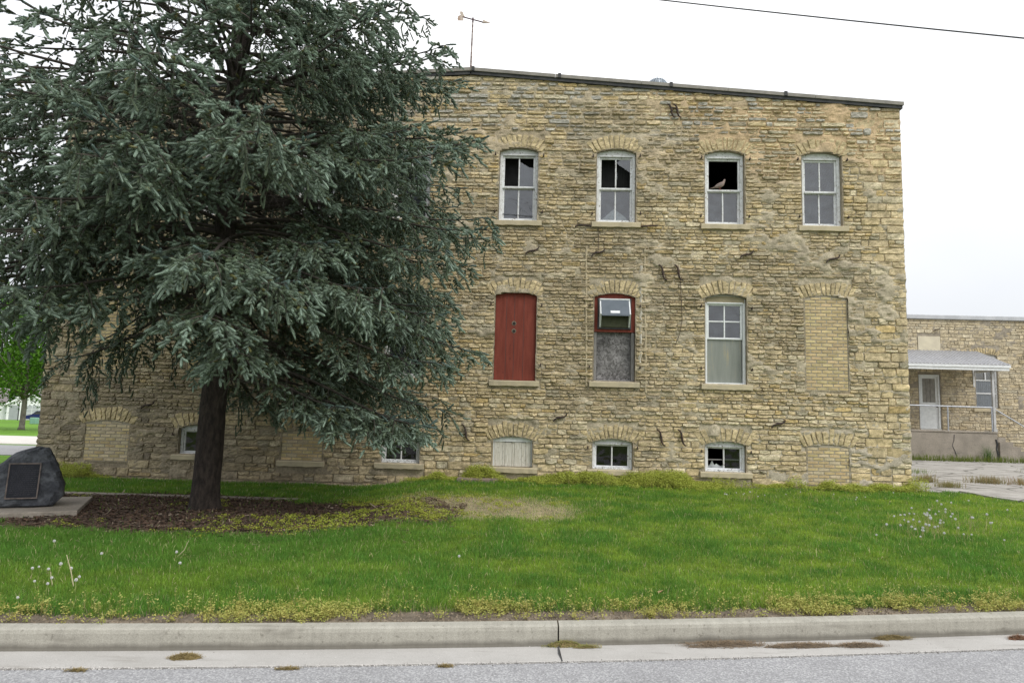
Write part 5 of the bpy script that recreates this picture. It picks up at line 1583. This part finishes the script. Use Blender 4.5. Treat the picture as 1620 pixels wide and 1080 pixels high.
# yellow-green weeds along the kerb
n = 4600; x = gr.uniform(-8, 9, n); off = gr.uniform(.14, .46, n); y = flow_y(x) + off
clump = fbm(x * 1.6, off * 2.0, 60, 3); k = gr.random(n) < sstep(.36, .60, clump + .5 * (off - .30)) * .85 + .08
x, y = x[k], y[k]
leafy_cover('kerb_weeds', x, y, .09, 26, .0085, (.46, .39, .12), (.36, .42, .10), .05)
n = 260; x = gr.uniform(-8, 9, n); y = flow_y(x) + gr.uniform(.3, .52, n)
leafy_cover('kerb_weeds', x, y, .20, 16, .008, (.50, .43, .15), (.36, .42, .11), .035)
# bright mounds of ground cover along the foot of the wall
X = []; Y = []
for (u, wd, dp, cnt) in ((-1.1, .75, .25, 420), (2.6, 1.5, .42, 1300), (3.45, .5, .45, 520), (.75, .5, .3, 420), (1.5, .8, .3, 500), (6.4, .65, .4, 560), (7.3, .55, .3, 330), (5.2, .5, .16, 120), (-8.6, .7, .3, 260), (-.5, .6, .3, 260)):
    a = gr.normal(0, .5, cnt) * wd + u; X.append(a); Y.append(facade_y(a) - .10 - np.abs(gr.normal(0, .55, cnt)) * dp)
x = np.concatenate(X); y = np.concatenate(Y); k = ~yard_mask(x, y) | (gr.random(len(x)) < .15); x, y = x[k], y[k]
leafy_cover('ground_cover', x, y, .06 + .26 * sstep(.35, .7, fbm(x * 1.9, y * .5, 71, 3)), 34, .012, (.34, .42, .06), (.46, .47, .10), .085)
# patches of clover-like weeds thinning the bed and the dry ground
n = 5200; x = gr.uniform(-8.5, 1.0, n); y = gr.uniform(7.7, 12.3, n)
m = sstep(.50, .62, fbm(x * 1.3, y * 1.5, 63, 4) + .16 * sstep(-3.8, -1.6, x)) * (bed_mask(x, y) * (.25 + .9 * sstep(-4.2, -2.2, x)) + .5 * dry_mask(x, y))
k = gr.random(n) < m * .9; x, y = x[k], y[k]
leafy_cover('bed_weeds', x, y, .06, 22, .012, (.24, .33, .04), (.42, .42, .07), .09)
# mulch, cones and dead needles in the bed
n = 60000; x = gr.uniform(-9.5, -.6, n); y = gr.uniform(7.6, 12, n); k = (gr.random(n) < bed_mask(x, y) + .02) & (gr.random(n) < .3 + .9 * fbm(x * 2, y * 2, 66, 3)); x, y = x[k], y[k]
n = len(x); c = np.stack([x, y, ground_z(x, y) + gr.uniform(.002, .022, n)], 1)
e = gr.normal(0, 1, (n, 3)); e[:, 2] *= .25; e /= np.linalg.norm(e, axis=1)[:, None]; f = np.cross(e, np.array([0, 0, 1.0]) + gr.normal(0, .4, (n, 3))); f /= np.linalg.norm(f, axis=1)[:, None]
ln = gr.uniform(.012, .04, (n, 1)) * (1 + 2.0 * (gr.random((n, 1)) < .03)); wd = gr.uniform(.003, .011, (n, 1))
V = np.stack([c - e * ln - f * wd, c + e * ln - f * wd, c + e * ln + f * wd, c - e * ln + f * wd], 1).reshape(-1, 3)
t = gr.random((n, 1)); C = np.array([.125, .078, .052]) * (1 - t) + np.array([.075, .057, .045]) * t; lt = gr.random(n) < .05; C[lt] = np.array([.30, .24, .18])
tag(mesh_object('mulch_litter', V, np.arange(n * 4).reshape(-1, 4), M_LITTER, col=np.repeat(C, 4, 0)), kind='stuff')
n = 7000; x = gr.uniform(-8, 9, n); y = flow_y(x) + gr.uniform(.13, .5, n)
GRIT_STRIP = (x, y)
# grit, gravel at the foot of the wall and along the gutter joint
def grit(name, x, y, z, s0, s1, c0, c1):
    n = len(x); c = np.stack([x, y, z], 1); s = gr.uniform(s0, s1, (n, 1, 1))
    T = np.array([[1, 0, -.3], [-.5, .87, -.3], [-.5, -.87, -.3], [0, 0, .8]])
    V = (c[:, None] + T[None] * s * gr.uniform(.6, 1.4, (n, 4, 3))).reshape(-1, 3)
    b4 = np.arange(n)[:, None] * 4
    F = np.concatenate([b4 + np.array([[0, 1, 3]]), b4 + np.array([[1, 2, 3]]), b4 + np.array([[2, 0, 3]])])
    t = gr.random((n, 1)); C = np.repeat(np.array(c0) * (1 - t) + np.array(c1) * t, 4, 0)
    tag(mesh_object(name, V, F, M_LITTER, col=C), kind='stuff')
n = 6000; x = gr.uniform(UL, 7.8, n); y = facade_y(x) - .06 - np.abs(gr.normal(0, .13, n)); grit('gravel', x, y, ground_z(x, y) + .004, .006, .022, (.36, .31, .24), (.20, .17, .13))
x, y = GRIT_STRIP; grit('soil_crumbs', x, y, ground_z(x, y) + .003, .004, .016, (.26, .21, .15), (.10, .08, .06))
n = 5200; x = gr.uniform(-7, 8, n); d = np.where(gr.random(n) < .82, gr.normal(-.385, .012, n), gr.uniform(-.36, .0, n)); y = flow_y(x) + d
k = (d < -.36) | (gr.random(n) < .22); x, y, d = x[k], y[k], d[k]
grit('gutter_grit', x, y, np.where(d < -.368, .022, .026 + (d + .37) * -.06), .0025, .007, (.62, .60, .57), (.14, .13, .12))

# taller tufts: on the broken concrete of the yard and against the porch
def tuft(label, X, Y, r, h, n, c0, c1, stem_c=(.30, .26, .12)):
    x = X + gr.normal(0, r * .5, n); y = Y + gr.normal(0, r * .35, n); z0 = float(ground_z(X, Y)) + .02
    hh = h * gr.uniform(.4, 1, n); la = gr.random(n) * 6.283; ll = hh * np.abs(gr.normal(0, .3, n))
    t = gr.random((n, 1)); C = np.array(c0) * (1 - t) + np.array(c1) * t
    root = tag(blades('weed_tuft', x, y, hh, np.full(n, .007) * gr.uniform(.6, 1.3, n), C, .4, zoff=.02), label, 'weeds')
    return root
tuft('dry brownish weed tuft on the broken concrete, nearest the stone corner', 9.15, 15.2, .26, .22, 330, (.26, .25, .08), (.34, .26, .14))
tuft('pale weed tuft in the middle of the broken concrete yard', 10.6, 15.3, .40, .22, 460, (.25, .24, .09), (.30, .22, .12))
tuft('wide reddish weed tuft on the concrete yard right of the pale one', 11.5, 15.0, .62, .21, 700, (.24, .25, .08), (.34, .20, .11))
tuft('small weed tuft at the edge of the concrete below the dry brownish tuft', 8.95, 14.1, .24, .16, 300, (.25, .26, .09), (.31, .25, .12))
tuft('green weed patch on the concrete at the right edge', 15.6, 19.0, 1.0, .2, 700, (.14, .2, .05), (.28, .28, .08))
tuft('small green weeds in the concrete before the porch steps', 13.6, 17.2, .4, .16, 300, (.08, .16, .04), (.16, .22, .06))
tuft('low green weeds on the concrete beside the stone corner', 10.2, 18.0, .7, .16, 400, (.12, .22, .04), (.24, .28, .06))
tuft('tall green weed in the crack at the right end of the porch slab', 18.05, 26.0, .16, .75, 160, (.07, .16, .04), (.12, .2, .05))
n = 2600; x = gr.uniform(12, 22, n); y = 26.75 - math.tan(YAW) * x - np.abs(gr.normal(0, .35, n)) - .55
C = np.array([.20, .26, .05]) * (1 - gr.random((n, 1)) * .5); tag(blades('porch_weeds', x, y, gr.uniform(.08, .34, n), np.full(n, .014), C, .4), kind='stuff')

n = 420; q = [on_ground(px, py) for px, py in zip(np.concatenate([gr.normal(1490, 60, 300), gr.normal(1180, 12, 40), gr.normal(1290, 60, 80)]), np.concatenate([gr.normal(838, 12, 300), gr.normal(792, 3, 40), gr.normal(792, 3, 80)]))]
x = np.array([p[0] for p in q]); y = np.array([p[1] for p in q])
tag(blades('dry_stalks', x, y, gr.uniform(.08, .2, n), np.full(n, .005), np.array([.46, .43, .20]) * gr.uniform(.7, 1.15, (n, 1)), .5), kind='stuff')
# dandelion clocks
def dandelions():
    rg = np.random.default_rng(9)
    root = thing('dandelion', 'white dandelion seed head in the cluster on the lawn near the concrete yard', 'dandelion', (0, 0, 0), 0, 'dandelion seed heads by the yard')
    b = MB(); b.tube([(0, 0, 0), (.012, .004, .10), (.03, .008, .20)], [.0042, .0036, .003], 5); b.build('stem', mat_two('pale_green_stem', (.26, .28, .10), (.33, .30, .15), 20, bstr=0), root)
    V = []; F = []
    for i in range(150):
        d = rg.normal(0, 1, 3); d /= np.linalg.norm(d); e = np.cross(d, rg.normal(0, 1, 3)); e /= np.linalg.norm(e)
        c = np.array([.03, .008, .208]); k = len(V); f = np.cross(d, e)
        V += [tuple(c), tuple(c + d * .019 + e * .0035), tuple(c + d * .026), tuple(c + d * .019 - e * .0035), tuple(c + d * .022 + f * .006), tuple(c + d * .022 - f * .006)]
        F += [(k, k + 1, k + 2), (k, k + 2, k + 3), (k + 1, k + 4, k + 3), (k + 1, k + 3, k + 5)]
    mm, nt, bb = new_mat('seed_fluff'); bb.inputs['Base Color'].default_value = (.72, .72, .70, 1); bb.inputs['Roughness'].default_value = 1
    mesh_object('seed_head', V, F, mm, root)
    pts = []
    for _ in range(58):
        px, py = rg.uniform(1382, 1595), rg.normal(826, 11)
        if rg.random() < .3: px = rg.normal(1490, 25)
        pts.append((px, py))
    first = True
    for px, py in pts:
        x, y, z = on_ground(px, py + 10)
        if first: root.location = (x, y, z - .01); root.scale = (.6,) * 3; first = False; continue
        copy_thing(root, (x, y, z - .01), rg.random() * 6.28, rg.uniform(.45, .72))
    for grp, lab, cx, cy, sx, sy, k in (('dandelion seed heads on the near lawn', 'white dandelion seed head on the shaded lawn at the lower left', 78, 925, 32, 20, 12),
                                        ('dandelion seed heads by the wall', 'white dandelion seed head low by the foot of the wall near the bricked basement opening', 1290, 790, 70, 3, 9),
                                        ('dandelion seed heads by the wall window', 'white dandelion seed head under the basement window with broken glass', 1172, 788, 14, 3, 6)):
        for _ in range(k):
            x, y, z = on_ground(rg.normal(cx, sx), rg.normal(cy, sy))
            c = copy_thing(root, (x, y, z - .01), rg.random() * 6.28, rg.uniform(.38, .6), lab); c['group'] = grp
    for lab, px, py in (('lone white dandelion seed head on a bent stalk, left lawn before the bed', 275, 882), ('lone white dandelion seed head mid lawn below the dry patch', 727, 888), ('lone white dandelion seed head at the left near the bed', 160, 884), ('lone white dandelion seed head in grass left of the kerb weeds', 282, 900)):
        x, y, z = on_ground(px, py + 8); c = copy_thing(root, (x, y, z - .01), rg.random() * 6.28, .55, lab); c['group'] = 'lone dandelion seed heads'
dandelions()
# bleached stalks standing in the near lawn
for lab, pts in (('tall bleached grass stalk leaning left on the near lawn', [(117, 930), (110, 905), (101, 882)]), ('short bleached stalk beside the seed heads', [(84, 928), (80, 916), (78, 906)]), ('bent bleached stalk mid left lawn', [(278, 882), (290, 870), (296, 856)])):
    x, y, z = on_ground(*pts[0]); s = y / F_PX
    b = MB(); b.tube([((p[0] - pts[0][0]) * s, 0, (pts[0][1] - p[1]) * s * 1.05) for p in pts], [.0045, .004, .003], 5)
    o = b.build('grass_stalk', mat_two('bleached_stalk', (.50, .45, .28), (.40, .36, .22), 20, bstr=0)); o.location = (x, y, z - .005); tag(o, lab, 'grass stalk')
# a fallen leaf or two
for lab, px, py in (('dry tan leaf lying on the near lawn, right of centre', 1047, 944), ('pale dead leaf on the grass edge below the mulch bed', 475, 839)):
    x, y, z = on_ground(px, py); b = MB()
    b.add([(-.04, 0, .0), (-.01, .02, .012), (.03, .018, .02), (.05, 0, .012), (.03, -.02, .022), (-.01, -.02, .008), (.0, 0, .0)], [(0, 1, 6), (1, 2, 6), (2, 3, 6), (3, 4, 6), (4, 5, 6), (5, 0, 6)])
    o = b.build('fallen_leaf', mat_two('dry_leaf', (.42, .28, .15), (.34, .22, .12), 30, bstr=0)); o.location = (x, y, z + .045); o.rotation_euler = (.3, .3, px); tag(o, lab, 'leaf')

# little heaps of dry clippings lying in the gutter
def gutter_z(x, y):
    d = float(y - flow_y(x)); return .004 + max(0, -d) * .06 if d > -.372 else .02
def debris(label, px, py, rx, ry, h, n, c0, c1, seed):
    rg = np.random.default_rng(seed)
    d = pix_ray(px, py); t = (.012 - EYE.z) / d.z; X, Y = d.x * t, d.y * t; ang = math.atan2(.14, 1)
    V = []; F = []; C = []
    k = 28; rr = 7
    for i in range(rr + 1):
        for j in range(k):
            a = 2 * math.pi * j / k; q = i / rr * .92 * (1 + .8 * (float(fbm(math.cos(a) * 1.9 + seed, math.sin(a) * 1.9, 2, 3)) - .5) * 2)
            x, y = rx * q * math.cos(a), ry * q * math.sin(a)
            V.append((x, y, max(0, h * (1 - min(1, i / rr) ** 2) * (.7 + .6 * rg.random())) - .001 + (.003 if i < rr else -.004)))
            C.append(np.array(c0) * .7)
    for i in range(rr):
        for j in range(k): F.append((i * k + j, i * k + (j + 1) % k, (i + 1) * k + (j + 1) % k, (i + 1) * k + j))
    for _ in range(n):
        a = rg.random() * 6.28; q = rg.random() ** .6 * (1.06 + .5 * rg.random() ** 3); c = np.array([rx * q * math.cos(a), ry * q * math.sin(a), h * max(0, 1 - q * q) + .004 + rg.random() * .007])
        e = rg.normal(0, 1, 3); e[2] *= .25; e /= np.linalg.norm(e); f = np.cross(e, [0, 0, 1]) * .0013; l = rg.uniform(.008, .028); b0 = len(V)
        V += [tuple(c - e * l - f), tuple(c + e * l - f), tuple(c + e * l + f), tuple(c - e * l + f)]; F.append((b0, b0 + 1, b0 + 2, b0 + 3))
        t2 = rg.random(); C += [np.array(c0) * (1 - t2) + np.array(c1) * t2] * 4
    o = mesh_object('debris_pile', V, F, M_LITTER, col=np.array(C)); o.location = (X, Y, gutter_z(X, Y)); o.rotation_euler = (0, 0, ang); tag(o, label, 'debris')
br, ol, gn = (.165, .13, .095), (.26, .20, .09), (.22, .25, .06)
debris('small round heap of olive clippings in the gutter at the left', 292, 1041, .095, .045, .022, 420, (.20, .15, .06), ol, 1)
debris('greenish moss and clippings at the gutter joint', 893, 1020, .13, .03, .03, 420, ol, gn, 2)
debris('thin trail of clippings just right of the gutter joint', 930, 1023, .09, .018, .012, 200, ol, gn, 3)
debris('large brown heap of clippings in the gutter right of the joint', 1145, 1019, .30, .072, .016, 1100, br, (.24, .17, .10), 4)
debris('middle brown heap of clippings in the gutter, longest of the row', 1268, 1022, .26, .05, .013, 900, br, (.24, .17, .10), 5)
debris('oval brown heap of clippings, right end of the low row', 1360, 1022, .17, .046, .013, 700, br, (.24, .17, .10), 6)
debris('small olive heap against the kerb face at the right', 1412, 1009, .15, .03, .022, 420, (.18, .14, .06), ol, 7)
debris('reddish brown heap by the kerb at the right edge', 1612, 1010, .09, .035, .02, 300, (.22, .10, .05), br, 8)
for i, (px, py, rx) in enumerate(((120, 1063, .055), (455, 1060, .07), (705, 1056, .05))):
    debris('thin tuft of clippings on the road joint, %s' % ('at the far left', 'below the left lawn beyond the olive heap', 'left of the gutter joint')[i], px, py, rx, .010, .006, 130, (.22, .17, .07), ol, 20 + i)
# joint and cracks
b = MB(); a = flow_y(.41); b.tube([(.41, float(a) - .37, .024), (.40, float(a) - .2, .018), (.41, float(a) - .01, .008)], .006, 5)
pts = [(-3.05, 4.50), (-3.10, 4.44), (-3.09, 4.40), (-3.16, 4.34), (-3.2, 4.2), (-3.3, 4.0)]
b2 = MB(); b2.tube([(x, y, .0175 + .0) for x, y in pts], .004, 5); tag(b2.build('road_crack', M_DARK), kind='structure')
tag(b.build('gutter_joint', M_DARK), kind='structure')
